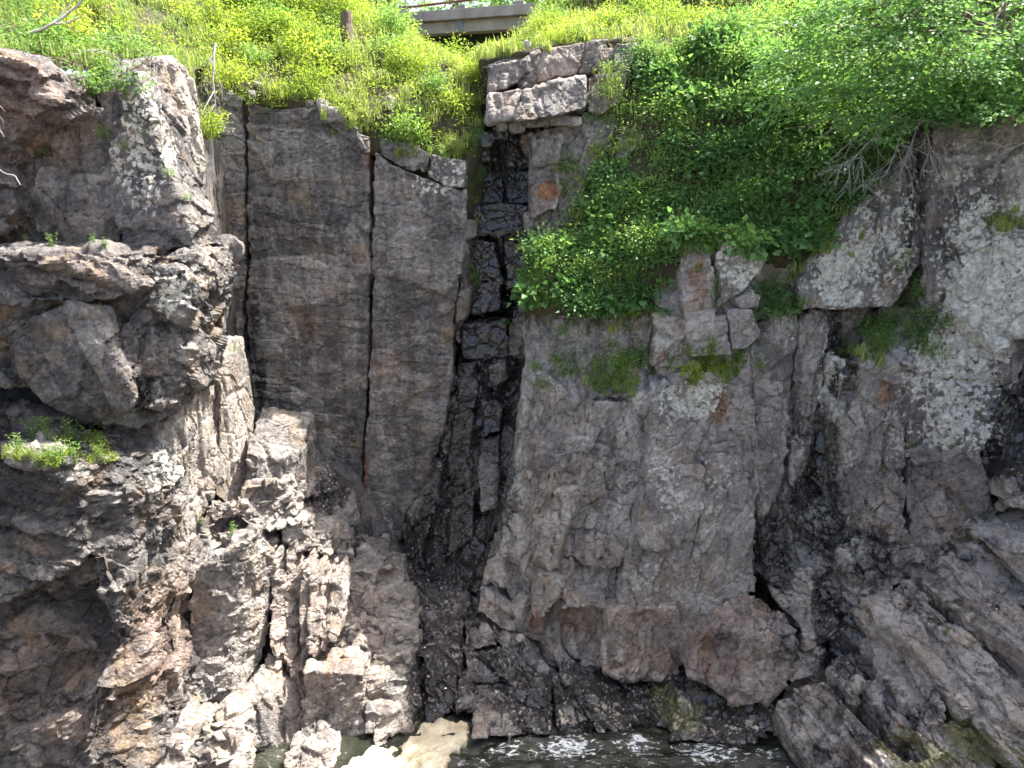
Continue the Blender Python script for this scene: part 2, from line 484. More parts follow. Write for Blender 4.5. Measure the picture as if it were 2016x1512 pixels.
# ------------------------------------------------------------------ stains, crusts and damp places on the rock
# lichen
for a in [(290,280,14.6,.7,1.6,.55),(360,560,14.2,.5,.6,.6),(250,320,14.6,.6,.6,.5),(850,360,20,.9,.5,.45),(880,330,20,.5,.4,.55),
          (1450,520,17.2,.7,.7,.62),(1380,790,16.9,.8,.6,.55),(1320,800,16.9,.5,.6,.60),(1660,520,16.9,1.1,1.1,.62),(1750,480,16.9,1.0,1.5,.52),
          (1930,470,16.1,1.3,1.5,.58),(1880,330,16.3,.8,.9,.32),(1970,560,15.7,1.3,1.4,.85),(1880,760,16,1.2,1.0,.66),(1940,640,15.8,1.0,1.2,.85),(1850,700,16.2,.7,.9,.6),
          (1860,830,16,.8,.8,.55),(1400,960,16.7,.6,1.2,.40),(1320,950,16.8,.6,1.0,.42),(1630,720,17.2,.25,1.3,.5),(1780,860,16.2,.4,.9,.45),
          (1255,260,20,.5,.6,.5),(1950,860,15.6,.8,.5,.5),(160,940,12.3,.8,.3,.3),(330,930,13.9,.4,.7,.45),(1300,1150,16.3,.8,1.4,.24)]:
    stain('lichen', *a)
# rust
for a in [(1375,560,17.5,.35,.9,.85),(1415,800,16.9,.35,.6,1.05),(1080,375,20,.4,.35,1.1),(720,930,20,.14,.9,.8),(735,680,20,.15,1.2,.55),(730,330,20,.2,.8,.65),
          (1745,780,16.3,.3,.5,1.0),(1130,1220,16.6,.7,.7,.62),(1050,1220,16.9,.4,.9,.65),(1200,1230,16.2,.14,1.2,.6),(1390,1290,15.4,.2,1.0,.6),
          (500,760,19.4,.25,1.5,.5),(1960,640,15.8,.5,1.0,.42),(1790,420,17,.25,2.2,.55),(645,1340,14.8,.1,1.0,.7),(1600,1180,15.4,.7,.3,.5),(1300,700,17.6,.2,.4,.7),
          (1260,1230,16,.9,.8,.35),(1050,900,18.2,.35,1.6,.45),(690,970,18.9,.3,.6,.35)]:
    stain('rust', *a)
# damp
for a in [(975,330,21.5,.9,2.0,1.0),(975,560,21.2,1.0,2.6,1.0),(960,800,20.6,.9,2.0,.85),(880,950,20.2,.7,2.2,.8),(850,1080,19.5,.9,1.6,.9),(920,1080,19,.8,1.8,.8),
          (1000,960,18.6,.45,2.2,.62),(900,1200,18,1.2,1.2,.62),(950,1330,16.5,2.2,1.2,.65),(1150,1400,15.4,2.6,1.0,.75),(850,1350,16,.8,1.5,.85),
          (1600,900,17.4,.6,2.5,.55),(1640,720,17.5,.35,1.4,.75),(1545,1030,16.8,.6,1.2,.6),(1610,1000,16.8,.7,1.4,.65),(1520,1100,16.4,.6,1.0,.65),(1700,1100,15.6,1.6,.8,.55),(1990,850,15.6,.6,1.6,.9),
          (1640,1230,15.3,.5,1.3,.8),(1800,1300,13.8,3.0,2.0,.34),(1700,1430,12.8,2.2,1.2,.52),(1560,1250,15.2,.8,1.2,.45),(500,700,19.6,.3,2.6,.6),
          (650,960,18.8,.7,.8,.65),(700,1060,18.9,.4,.5,.55),(1900,1180,14.5,2.2,.9,.45),(620,1400,14.6,.6,.9,.5),(1100,1080,17.1,.4,1.0,.35),(1440,1430,15,.9,.7,.8),
          (1790,380,17.1,.35,2.4,.6),(830,1000,19.9,.5,1.4,.4)]:
    stain('wet', *a, 2.0)
for a in [(1240,480,18.6,1.5,2.0,.3),(1330,1390,15.3,1.0,.5,.6),(1480,1390,15.0,.8,.3,.5),(1950,1440,12.6,1.2,.5,.85),(1830,1490,12.6,1.6,.5,.65),(1850,1150,14.8,.8,.3,.4),
          (1620,870,17.3,.35,2.2,.45),(1800,880,16,.6,.4,.4),(500,740,19.5,.18,1.2,.45),(1150,1380,15.5,1.5,.4,.42),(690,960,18.9,.35,.4,.35),(1300,640,17.8,1.0,.8,.25),(930,460,21,.8,1.2,.35)]:
    stain('moss', *a, 1.6)
# violet-grey to brick-pink
for a in [(40,230,13.8,1.2,1.2,.75),(330,1230,13.9,.5,1.5,1.0),(640,1250,15.8,1.6,1.8,.70),(1250,1260,16,1.4,1.2,.85),(1470,1280,15.2,1.2,1.2,.85),(900,1290,16.6,1.6,1.0,.6),
          (1100,110,20.7,.8,.5,.75),(100,1360,11.8,1.6,1.3,.62),(600,600,20,1.2,3.0,.38),(1980,620,15.8,.6,1.2,.75),(1850,1050,15.5,2,1,.6),(1850,1300,13.8,3.5,2.0,.6),(1400,1150,16.4,1.5,2.0,.5),(1150,1150,16.9,1.5,2.0,.45),(440,850,17,.8,2,.55),(170,540,13.2,1.5,.4,.6)]:
    stain('hue', *a, 2.2)
for a in [(600,620,20,2.0,3.5,.85),(800,650,20,1.6,4.0,.75),(1100,950,17.6,1.4,2.2,.75),(1560,800,17.4,.8,2.4,.9),(1700,900,16.4,.8,1.8,.8),(1000,1000,18.4,.6,2.0,1.0),(1700,1080,15.8,2,1,.8)]:
    stain('streak', *a, 2.0)

# ------------------------------------------------------------------ the cliff
def root(name, px, py, Y):
    o = empty(name)
    o['kind'] = 'structure'
    return o
def core(name, parent, poly, T=3.0):
    bm = bmesh.new(); prism(bm, poly, EXT_BACK, T)
    bmesh.ops.recalc_face_normals(bm, faces=bm.faces[:])
    me = bpy.data.meshes.new(name); bm.to_mesh(me); bm.free()
    n = len(me.vertices)
    for an, v in (('tone', .2), ('hue', .2), ('wet', .5), ('streak', .6)):
        a = me.attributes.new(an, 'FLOAT', 'POINT'); a.data.foreach_set('value', np.full(n, v, np.float32))
    return link(name, me, parent, ROCK)

# ---- left buttress
CL = root('cliff_left', 200, 800, 15)  # front faces here get a lower tone, painting in shade; sunlit fins do not
core('rock_core', CL, [(-500,120,16.2),(230,200,16.4),(330,260,16.6),(380,700,17.0),(360,1000,16.2),(330,1300,15.2),(300,1600,13.2),(-500,1600,13.2)])
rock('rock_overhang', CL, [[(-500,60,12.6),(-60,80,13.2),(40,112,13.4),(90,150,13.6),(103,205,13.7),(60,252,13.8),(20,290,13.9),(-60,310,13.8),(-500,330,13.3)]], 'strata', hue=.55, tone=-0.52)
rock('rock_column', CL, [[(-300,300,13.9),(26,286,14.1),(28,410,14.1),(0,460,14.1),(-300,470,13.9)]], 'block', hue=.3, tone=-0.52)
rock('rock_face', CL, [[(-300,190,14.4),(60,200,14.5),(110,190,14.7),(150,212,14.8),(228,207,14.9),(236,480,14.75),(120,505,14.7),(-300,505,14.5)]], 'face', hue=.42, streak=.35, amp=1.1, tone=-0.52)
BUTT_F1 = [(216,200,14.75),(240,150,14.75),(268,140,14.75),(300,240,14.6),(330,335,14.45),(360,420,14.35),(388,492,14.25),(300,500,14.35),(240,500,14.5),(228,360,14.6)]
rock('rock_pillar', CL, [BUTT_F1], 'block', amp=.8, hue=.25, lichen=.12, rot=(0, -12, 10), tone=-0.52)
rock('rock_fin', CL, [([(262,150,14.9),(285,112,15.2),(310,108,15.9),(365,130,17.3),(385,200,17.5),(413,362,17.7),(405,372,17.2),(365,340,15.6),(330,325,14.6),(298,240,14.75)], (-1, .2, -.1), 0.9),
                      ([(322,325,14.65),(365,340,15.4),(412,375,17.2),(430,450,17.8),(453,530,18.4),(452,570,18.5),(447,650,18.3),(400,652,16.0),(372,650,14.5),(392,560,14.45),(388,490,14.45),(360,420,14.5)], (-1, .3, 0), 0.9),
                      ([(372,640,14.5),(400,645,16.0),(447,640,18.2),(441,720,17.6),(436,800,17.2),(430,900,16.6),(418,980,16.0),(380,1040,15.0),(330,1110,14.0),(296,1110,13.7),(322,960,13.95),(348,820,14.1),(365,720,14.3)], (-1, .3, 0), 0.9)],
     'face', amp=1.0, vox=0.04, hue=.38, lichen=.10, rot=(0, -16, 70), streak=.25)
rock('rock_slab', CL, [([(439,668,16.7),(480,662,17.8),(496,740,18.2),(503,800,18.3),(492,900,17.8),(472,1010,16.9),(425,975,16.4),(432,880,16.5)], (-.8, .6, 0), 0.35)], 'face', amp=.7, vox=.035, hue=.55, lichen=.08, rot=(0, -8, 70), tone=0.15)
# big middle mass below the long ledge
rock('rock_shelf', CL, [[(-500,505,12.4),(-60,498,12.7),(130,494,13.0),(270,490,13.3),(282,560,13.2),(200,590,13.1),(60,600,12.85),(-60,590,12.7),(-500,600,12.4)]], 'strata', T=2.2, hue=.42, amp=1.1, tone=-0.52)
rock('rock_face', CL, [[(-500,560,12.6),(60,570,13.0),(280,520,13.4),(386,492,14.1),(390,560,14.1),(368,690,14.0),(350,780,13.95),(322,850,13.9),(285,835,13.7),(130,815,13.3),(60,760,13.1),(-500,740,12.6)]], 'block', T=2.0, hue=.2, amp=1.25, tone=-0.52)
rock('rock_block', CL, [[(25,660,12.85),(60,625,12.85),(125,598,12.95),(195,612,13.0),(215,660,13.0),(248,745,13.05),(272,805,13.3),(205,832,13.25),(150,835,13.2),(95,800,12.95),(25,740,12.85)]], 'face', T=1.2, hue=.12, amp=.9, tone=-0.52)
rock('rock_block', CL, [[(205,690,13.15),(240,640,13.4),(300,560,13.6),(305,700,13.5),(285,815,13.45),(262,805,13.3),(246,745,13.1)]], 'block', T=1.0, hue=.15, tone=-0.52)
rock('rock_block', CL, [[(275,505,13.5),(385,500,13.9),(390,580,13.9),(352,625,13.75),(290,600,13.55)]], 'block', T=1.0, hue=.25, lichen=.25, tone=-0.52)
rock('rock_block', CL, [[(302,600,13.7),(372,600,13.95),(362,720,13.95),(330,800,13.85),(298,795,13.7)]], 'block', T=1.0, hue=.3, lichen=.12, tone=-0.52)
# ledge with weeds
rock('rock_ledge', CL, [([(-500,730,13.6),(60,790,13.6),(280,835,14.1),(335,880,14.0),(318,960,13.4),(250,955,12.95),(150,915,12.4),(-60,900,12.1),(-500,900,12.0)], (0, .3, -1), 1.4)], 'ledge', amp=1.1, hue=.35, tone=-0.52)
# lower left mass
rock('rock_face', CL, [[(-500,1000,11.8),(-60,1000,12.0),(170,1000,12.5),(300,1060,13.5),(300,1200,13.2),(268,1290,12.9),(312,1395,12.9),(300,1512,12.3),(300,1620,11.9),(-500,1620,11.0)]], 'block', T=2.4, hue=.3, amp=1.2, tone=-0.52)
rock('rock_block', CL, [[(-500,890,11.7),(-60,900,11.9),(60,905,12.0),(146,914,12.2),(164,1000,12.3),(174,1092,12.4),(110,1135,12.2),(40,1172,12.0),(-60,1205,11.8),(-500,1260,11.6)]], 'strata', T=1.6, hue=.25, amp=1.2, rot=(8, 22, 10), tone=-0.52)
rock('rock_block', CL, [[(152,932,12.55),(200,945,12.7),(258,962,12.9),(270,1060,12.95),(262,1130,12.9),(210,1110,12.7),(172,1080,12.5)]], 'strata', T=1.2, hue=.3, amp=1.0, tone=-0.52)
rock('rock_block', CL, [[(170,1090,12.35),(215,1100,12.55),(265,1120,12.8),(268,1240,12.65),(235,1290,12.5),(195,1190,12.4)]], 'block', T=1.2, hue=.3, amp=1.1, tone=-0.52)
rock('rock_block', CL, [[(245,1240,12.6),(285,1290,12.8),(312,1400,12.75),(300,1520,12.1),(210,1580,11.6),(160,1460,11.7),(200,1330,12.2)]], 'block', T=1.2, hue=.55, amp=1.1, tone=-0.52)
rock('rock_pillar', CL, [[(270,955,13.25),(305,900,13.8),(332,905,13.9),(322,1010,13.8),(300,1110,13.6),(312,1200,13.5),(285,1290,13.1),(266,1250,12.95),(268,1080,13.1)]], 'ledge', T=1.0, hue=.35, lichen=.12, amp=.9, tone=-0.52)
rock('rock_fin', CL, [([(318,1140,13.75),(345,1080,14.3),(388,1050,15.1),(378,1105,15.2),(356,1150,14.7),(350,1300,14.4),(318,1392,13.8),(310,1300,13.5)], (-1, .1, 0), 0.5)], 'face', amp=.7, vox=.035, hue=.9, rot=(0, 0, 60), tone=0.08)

# ---- stepped ledges in the sun
LG = root('rock_ledges_left', 600, 1200, 16)
core('rock_core', LG, [(380,1060,17.2),(520,830,19.4),(700,930,20.0),(810,1120,19.6),(825,1330,17.6),(820,1500,15.9),(600,1620,15.4),(320,1620,14.9)])
# chimney-side block
rock('rock_block', LG, [([(515,797,18.9),(560,803,18.95),(617,812,19.0),(606,850,18.3),(597,882,17.6),(560,905,17.2),(482,892,17.0),(492,845,17.8)], (0, .1, -1), 1.2),
                        ([(482,890,17.0),(560,903,17.2),(556,960,17.05),(505,985,16.9),(476,955,16.85)], (.05, 1, 0), 1.5),
                        ([(617,812,19.0),(612,900,18.6),(592,1005,17.9),(550,1010,17.0),(560,900,17.2),(597,880,17.6)], (-1, .4, 0), .8)], 'face', amp=1.0, hue=.22, rot=(0, 0, 20))
rock('rock_block', LG, [[(470,960,16.5),(560,950,16.9),(585,1000,17.2),(560,1040,16.7),(515,1050,16.3),(460,1020,16.2)]], 'ledge', T=1.4, hue=.4, tone=0.08)
rock('rock_slope', LG, [([(415,985,16.2),(560,985,17.0),(612,930,18.6),(692,955,19.3),(706,1050,19.2),(790,1115,19.2),(822,1200,17.8),(826,1330,16.6),(832,1420,15.6),(815,1462,14.9),(715,1505,14.0),(600,1490,14.3),(590,1350,15.1),(540,1260,15.8),(535,1110,16.3),(470,1060,16.1),(385,1050,15.7)], (0, .5, -1), 1.2)], 'ledge', amp=1.15, hue=.5, vox=.04, rot=(6, -10, 8), tone=0.08)
rock('rock_slab', LG, [([(612,912,18.8),(650,915,19.2),(692,950,19.4),(700,1010,19.1),(692,1062,18.5),(640,1052,18.0),(594,1003,17.7)], (0, .3, -1), .8)], 'face', amp=.7, hue=.2, wet=.3, tone=0.08)
# pillar between the dark cleft and the steps
rock('rock_pillar', LG, [[(376,1122,14.9),(430,1090,15.1),(492,1062,15.3),(474,1150,15.1),(458,1250,15.0),(464,1400,14.6),(470,1512,14.0),(400,1500,14.0),(340,1450,14.1),(334,1392,14.3),(366,1300,14.7)],
                         ([(385,1062,15.9),(440,1045,16.1),(512,1035,16.2),(536,1080,16.3),(492,1100,15.3),(376,1128,14.9)], (0, .3, -1), 1.0),
                         ([(490,1070,15.3),(536,1082,16.4),(538,1130,16.4),(531,1220,16.1),(521,1290,15.8),(462,1385,14.7),(456,1250,15.0),(472,1150,15.1)], (-1, .5, 0), .8)], 'ledge', amp=.8, hue=.3, rot=(0, -6, 8))
rock('rock_block', LG, [([(466,1384,14.4),(500,1330,15.1),(530,1282,15.6),(556,1300,15.6),(562,1345,15.2),(530,1375,14.6)], (0, .3, -1), .9),
                        [(466,1382,14.4),(532,1372,14.6),(536,1512,13.9),(530,1620,13.3),(462,1620,13.2)],
                        ([(530,1372,14.6),(560,1340,15.2),(562,1500,14.3),(552,1620,13.6),(528,1620,13.3)], (-1, .5, 0), .6)], 'face', amp=.9, hue=.45, rot=(0, 0, 10))
rock('rock_block', LG, [([(560,1346,15.1),(585,1340,15.4),(598,1362,15.3),(597,1400,15.0),(588,1500,14.3),(575,1620,13.7),(556,1620,13.4),(562,1430,14.6)], (-.7, 1, 0), .7)], 'face', amp=.9, hue=.6, rot=(0, 0, 10), tone=0.08)
# ribs of thin upright beds
for i, (x, y0, y1, Y) in enumerate([(545,1075,1300,16.3),(575,1060,1330,16.5),(603,1090,1330,16.3),(622,1110,1300,16.2),(640,1130,1290,16.2),(660,1120,1270,16.3)]):
    rock('rock_rib', LG, [[(x-12,y0+26,Y),(x+8,y0,Y+.35),(x+16,y0+30,Y+.3),(x+12,y1-60,Y-.55),(x+2,y1,Y-.9),(x-14,y1-10,Y-1.0),(x-14,y0+90,Y-.2)]], 'ledge', T=.9, amp=.55, vox=.035, hue=.65, rot=(0, -4, 10), tone=0.08)
# step blocks: (px0, py0 top, px1, py1 bottom, Y front, tread depth)
for i, (x0, y0, x1, y1, Y, T, hu) in enumerate([
    (700,1085,755,1130,18.4,1.0,.45),(735,1120,795,1180,18.0,1.0,.45),(690,1130,740,1200,17.6,.9,.5),(735,1180,815,1235,17.2,1.0,.5),(660,1165,715,1230,17.0,.9,.6),
    (715,1225,775,1270,16.8,.8,.5),(640,1240,700,1300,16.3,.9,.55),(760,1240,822,1300,16.6,1.0,.4),(690,1275,745,1335,16.0,.9,.5),(735,1285,822,1345,15.9,1.0,.3),
    (600,1330,716,1475,14.9,1.0,.45),(690,1340,760,1400,15.3,.9,.45),(755,1340,828,1400,15.4,.9,.35),(718,1395,812,1450,14.8,.9,.45),(735,1440,790,1480,14.5,.6,.4),
    (640,1060,690,1100,18.0,.8,.5),(600,1040,650,1090,17.4,.8,.45),(560,1020,610,1080,17.0,.8,.4)]):
    j = lambda a: a + random.uniform(-7, 7)
    rock('rock_step', LG, [[(x0,j(y0),Y+random.uniform(-.1,.1)),((x0+x1)/2,j(y0),Y-.05),(x1,j(y0),Y+random.uniform(0,.35)),(x1+random.uniform(-3,6),j(y1),Y-.15),((x0+x1)/2,j(y1+4),Y-.35),(x0+random.uniform(-5,3),j(y1),Y-.3)]],
         'ledge', T=T, amp=.62, vox=.035, hue=hu, rot=(random.uniform(-6,6), random.uniform(-12,6), random.uniform(-5,20)), tone=.04)
# broken lower left corner
for i, (x0, y0, x1, y1, Y) in enumerate([(300,1410,365,1480,13.2),(350,1440,430,1500,13.2),(420,1400,475,1470,13.6),(300,1470,370,1560,12.6),(380,1490,470,1580,12.9),(590,1470,650,1540,13.8),(560,1490,610,1560,13.6)]):
    rock('rock_step', LG, [[(x0,y0+10,Y),((x0+x1)/2,y0-8,Y+.2),(x1,y0+12,Y+.1),(x1,y1,Y-.3),((x0+x1)/2,y1+20,Y-.5),(x0,y1,Y-.4)]], 'ledge', T=.9, amp=.8, vox=.035, hue=.5, tone=0.08)

# ---- back wall
CB = root('cliff_back', 650, 600, 20)
core('rock_core', CB, [(360,150,21.2),(520,200,21.4),(740,250,21.6),(880,300,21.9),(900,250,24.0),(955,100,24.4),(1300,80,23.8),(1310,600,22.4),(1060,700,22.6),(1010,1000,21.2),(940,1170,20.6),(780,1200,20.9),(600,1130,21),(420,1100,20.6)])
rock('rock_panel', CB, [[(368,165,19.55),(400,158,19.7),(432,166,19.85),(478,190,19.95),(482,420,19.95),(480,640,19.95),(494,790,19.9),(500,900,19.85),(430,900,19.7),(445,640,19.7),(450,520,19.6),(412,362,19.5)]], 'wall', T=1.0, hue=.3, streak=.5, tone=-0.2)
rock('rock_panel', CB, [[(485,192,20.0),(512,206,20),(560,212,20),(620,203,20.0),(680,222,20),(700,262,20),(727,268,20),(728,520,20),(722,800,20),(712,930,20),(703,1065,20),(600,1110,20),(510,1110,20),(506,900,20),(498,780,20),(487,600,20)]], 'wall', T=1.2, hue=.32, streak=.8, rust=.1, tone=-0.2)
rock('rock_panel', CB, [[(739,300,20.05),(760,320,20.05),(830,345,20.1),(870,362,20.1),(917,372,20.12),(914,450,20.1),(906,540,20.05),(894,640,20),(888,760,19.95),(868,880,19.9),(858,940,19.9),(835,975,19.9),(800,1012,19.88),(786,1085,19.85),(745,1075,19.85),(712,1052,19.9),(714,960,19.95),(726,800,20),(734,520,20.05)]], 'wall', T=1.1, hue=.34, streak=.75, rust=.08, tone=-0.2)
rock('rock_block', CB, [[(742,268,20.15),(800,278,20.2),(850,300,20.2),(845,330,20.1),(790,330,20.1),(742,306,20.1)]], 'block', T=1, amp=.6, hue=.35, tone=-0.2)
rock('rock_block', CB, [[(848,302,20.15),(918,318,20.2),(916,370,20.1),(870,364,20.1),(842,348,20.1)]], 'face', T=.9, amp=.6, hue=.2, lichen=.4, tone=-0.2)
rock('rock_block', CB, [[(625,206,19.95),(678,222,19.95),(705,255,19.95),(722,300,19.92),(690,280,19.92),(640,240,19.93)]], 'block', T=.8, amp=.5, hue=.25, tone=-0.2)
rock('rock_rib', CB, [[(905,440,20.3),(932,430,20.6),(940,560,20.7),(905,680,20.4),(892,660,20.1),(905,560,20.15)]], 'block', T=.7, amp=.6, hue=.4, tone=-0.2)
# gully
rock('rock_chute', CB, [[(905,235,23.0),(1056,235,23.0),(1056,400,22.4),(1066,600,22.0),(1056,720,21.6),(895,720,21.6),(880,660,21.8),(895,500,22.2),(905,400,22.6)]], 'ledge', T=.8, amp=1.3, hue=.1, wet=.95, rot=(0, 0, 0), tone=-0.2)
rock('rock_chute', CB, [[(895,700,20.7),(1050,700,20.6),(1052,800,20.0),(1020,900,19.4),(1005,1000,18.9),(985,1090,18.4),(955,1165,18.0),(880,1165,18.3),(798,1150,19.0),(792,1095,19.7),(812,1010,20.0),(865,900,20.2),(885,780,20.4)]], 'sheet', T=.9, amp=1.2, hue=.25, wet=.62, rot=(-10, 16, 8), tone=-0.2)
for (pl, hu, we) in [
    ([(935,292,21.2),(968,290,21.2),(968,320,21.1),(935,322,21.1)], .2, .2),
    ([(928,330,21.9),(985,318,21.9),(992,400,21.6),(930,404,21.6)], .1, .95),
    ([(990,262,22.0),(1042,258,21.9),(1044,330,21.7),(1000,345,21.8)], .15, .9),
    ([(1000,340,21.7),(1046,335,21.5),(1048,400,21.3),(998,402,21.4)], .3, .85),
    ([(926,262,21.8),(985,270,22.1),(985,318,21.9),(930,326,21.8)], .1, .95),
    ([(990,460,21.2),(1048,440,21.0),(1054,560,20.8),(995,570,20.9)], .1, .95),
    ([(930,405,21.0),(985,398,21.0),(1040,405,20.9),(1035,450,20.8),(980,470,20.85),(928,460,20.9)], .1, .9),
    ([(925,470,20.9),(975,480,20.8),(990,560,20.75),(930,555,20.8)], .1, .8),
    ([(925,560,20.75),(985,555,20.75),(985,612,20.65),(930,618,20.65)], .6, .35),
    ([(908,640,20.6),(998,625,20.5),(1002,700,20.4),(960,712,20.35),(910,708,20.4)], .1, .7),
    ([(1008,610,20.2),(1068,604,20.0),(1070,710,19.8),(1030,712,19.9),(1002,700,20.2)], .35, .25),
    ([(900,715,20.5),(940,712,20.45),(942,790,20.3),(904,790,20.35)], .1, .85),
    ([(962,722,20.0),(997,712,20.0),(995,745,19.9),(978,770,19.85),(960,755,19.9)], .35, .05),
    ([(948,790,19.8),(978,785,19.8),(992,800,19.8),(985,850,19.6),(950,860,19.55)], .4, .05),
    ([(950,862,19.6),(985,852,19.6),(982,930,19.3),(940,945,19.25)], .35, .2),
    ([(945,930,19.2),(985,925,19.2),(980,1000,18.9),(950,1010,18.85)], .35, .2),
    ([(905,800,20.2),(935,790,20.1),(925,900,19.9),(885,960,19.8),(880,900,20.0)], .2, .75),
    ([(890,980,19.5),(935,960,19.4),(930,1060,18.9),(880,1100,18.9)], .25, .5)]:
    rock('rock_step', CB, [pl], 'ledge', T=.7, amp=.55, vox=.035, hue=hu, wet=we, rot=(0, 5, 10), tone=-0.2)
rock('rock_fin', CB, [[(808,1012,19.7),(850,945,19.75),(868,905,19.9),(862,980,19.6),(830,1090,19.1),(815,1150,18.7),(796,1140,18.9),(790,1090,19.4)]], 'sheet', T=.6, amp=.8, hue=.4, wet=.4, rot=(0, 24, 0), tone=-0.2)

# ---- right cliff
CR = root('cliff_right', 1400, 800, 17)
core('rock_core', CR, [(1040,640,19.6),(1300,560,19.4),(1560,480,18.8),(1780,240,18.6),(1850,230,18.2),(2500,150,17.2),(2500,1250,15.9),(1960,1060,16.6),(1640,1280,16.6),(1500,1420,16.5),(1180,1370,17.2),(1000,1260,18.4)])
# crest blocks
core('rock_core', CR, [(955,130,21.3),(1060,92,21.6),(1300,80,21.6),(1290,330,20.9),(1060,470,20.9),(1040,260,21.2)], 1.5)
rock('rock_block', CR, [[(958,128,20.4),(1000,118,20.4),(1042,110,20.5),(1048,140,20.4),(1022,165,20.35),(960,183,20.3)]], 'face', T=1.4, amp=.7, hue=.5, tone=-0.08)
rock('rock_block', CR, [[(1026,118,20.9),(1062,96,20.9),(1060,170,20.7),(1020,176,20.6)]], 'ledge', T=.8, amp=.7, hue=.5, tone=-0.08)
rock('rock_block', CR, [[(1078,94,20.75),(1152,82,20.8),(1150,110,20.7),(1136,146,20.6),(1058,160,20.55),(1062,120,20.6)]], 'face', T=1.2, amp=.6, hue=.8, rust=.2, tone=-0.08)
rock('rock_block', CR, [[(1153,82,20.8),(1200,80,20.7),(1292,86,20.7),(1286,122,20.6),(1232,143,20.5),(1140,147,20.6)]], 'sheet', T=1.2, amp=.7, hue=.5, tone=-0.08)
rock('rock_block', CR, [[(962,183,20.0),(1025,170,20.05),(1028,182,20.0),(1010,236,19.75),(958,243,19.85)]], 'face', T=1.2, amp=.6, hue=.5, tone=-0.08)
rock('rock_block', CR, [[(1030,176,20.0),(1090,162,20.1),(1155,148,20.15),(1154,214,19.9),(1085,230,19.7),(1040,238,19.6),(1012,236,19.65)]], 'face', T=1.2, amp=.8, hue=.4, tone=-0.08)
rock('rock_block', CR, [[(1156,150,20.35),(1242,138,20.35),(1225,200,20.2),(1190,222,20.1),(1154,224,20.1)]], 'block', T=1.2, amp=.6, hue=.5, tone=-0.08)
for (x0, y0, x1, y1, Y) in [(972,240,1000,258,20.1),(1000,238,1035,260,20.2),(1032,232,1085,250,20.2),(1080,228,1145,246,20.2),(930,262,970,288,20.9),(965,255,1000,275,20.6)]:
    rock('rock_block', CR, [[(x0,y0+4,Y),((x0+x1)/2,y0-3,Y),(x1,y0+3,Y),(x1-2,y1,Y-.1),(x0+4,y1,Y-.1)]], 'block', T=.5, amp=.35, vox=.035, hue=.3, tone=0.24)
rock('rock_face', CR, [[(1036,262,20.4),(1100,246,20.4),(1190,225,20.4),(1240,240,20.3),(1175,325,20.1),(1130,420,19.9),(1105,500,19.7),(1040,455,20.1),(1038,350,20.25)]], 'sheet', T=1.0, amp=.9, hue=.5, rust=.1, tone=-0.08)
rock('rock_block', CR, [[(1045,270,20.2),(1110,262,20.2),(1100,320,20.1),(1045,335,20.1)]], 'face', T=.6, amp=.8, hue=.4, tone=-0.08)
rock('rock_block', CR, [[(1042,370,20.0),(1085,345,20.0),(1112,365,19.9),(1095,410,19.8),(1042,440,19.9)]], 'face', T=.6, amp=.8, hue=.6, rust=.1, tone=-0.08)
rock('rock_fin', CR, [[(1240,212,20.2),(1285,208,20.1),(1275,260,19.9),(1235,312,19.7),(1212,312,19.8),(1222,255,20.1)]], 'face', T=.8, amp=.7, hue=.15, lichen=.3, tone=-0.05)
rock('rock_fin', CR, [[(1195,235,20.2),(1225,230,20.2),(1195,310,19.9),(1170,330,19.9)]], 'face', T=.6, amp=.7, hue=.5, tone=-0.08)
# wall under the green slope
rock('rock_face', CR, [[(1040,560,18.9),(1120,520,18.7),(1290,590,18.1),(1295,770,17.7),(1130,800,17.9),(1036,760,18.4),(1030,650,18.7)]], 'sheet', T=1.2, hue=.15, streak=.5, amp=.8, tone=0.24)
rock('rock_face', CR, [[(1040,725,17.95),(1085,745,17.9),(1130,790,17.7),(1215,792,17.55),(1287,772,17.4),(1275,900,17.25),(1250,1000,17.1),(1228,1100,16.95),(1180,1338,16.3),(1110,1292,16.5),(1030,1258,16.8),(1000,1160,17.3),(955,1150,17.7),(985,1040,17.8),(1012,950,17.9),(1025,850,17.95)]], 'sheet', T=1.4, amp=.9, hue=.3, streak=.65, tone=0.24)
rock('rock_slab', CR, [[(1070,900,17.5),(1160,880,17.3),(1262,910,17.05),(1240,1040,16.85),(1218,1105,16.75),(1150,1122,16.75),(1128,1100,16.8),(1060,1120,16.95),(1045,1010,17.3)]], 'sheet', T=.8, amp=1.0, hue=.3, streak=.6, tone=0.24)
rock('rock_slab', CR, [[(1048,1120,16.9),(1130,1100,16.75),(1135,1180,16.55),(1100,1175,16.6),(1060,1230,16.6),(1040,1200,16.8)]], 'sheet', T=.6, amp=.9, hue=.35, tone=0.24)
rock('rock_block', CR, [[(1120,1178,16.5),(1188,1165,16.4),(1195,1200,16.35),(1150,1195,16.4),(1105,1200,16.5)]], 'ledge', T=.5, amp=.5, vox=.035, hue=.35, tone=0.24)
rock('rock_panel', CR, [[(1291,768,16.95),(1330,738,17.0),(1380,735,17.0),(1442,748,17.0),(1478,792,16.95),(1492,900,16.85),(1490,1100,16.55),(1482,1165,16.35),(1420,1190,16.25),(1360,1280,16.0),(1332,1352,15.9),(1260,1348,15.9),(1187,1340,15.9),(1212,1215,16.15),(1240,1085,16.4),(1276,900,16.75)]], 'face', T=1.3, amp=1.35, hue=.3, lichen=.16, streak=.3, rot=(0, -14, 10), tone=0.24)
rock('rock_slab', CR, [[(1390,880,16.75),(1470,870,16.75),(1485,1000,16.6),(1485,1130,16.35),(1400,1180,16.2),(1370,1100,16.35)]], 'sheet', T=.8, amp=.7, hue=.35, lichen=.06, tone=0.24)
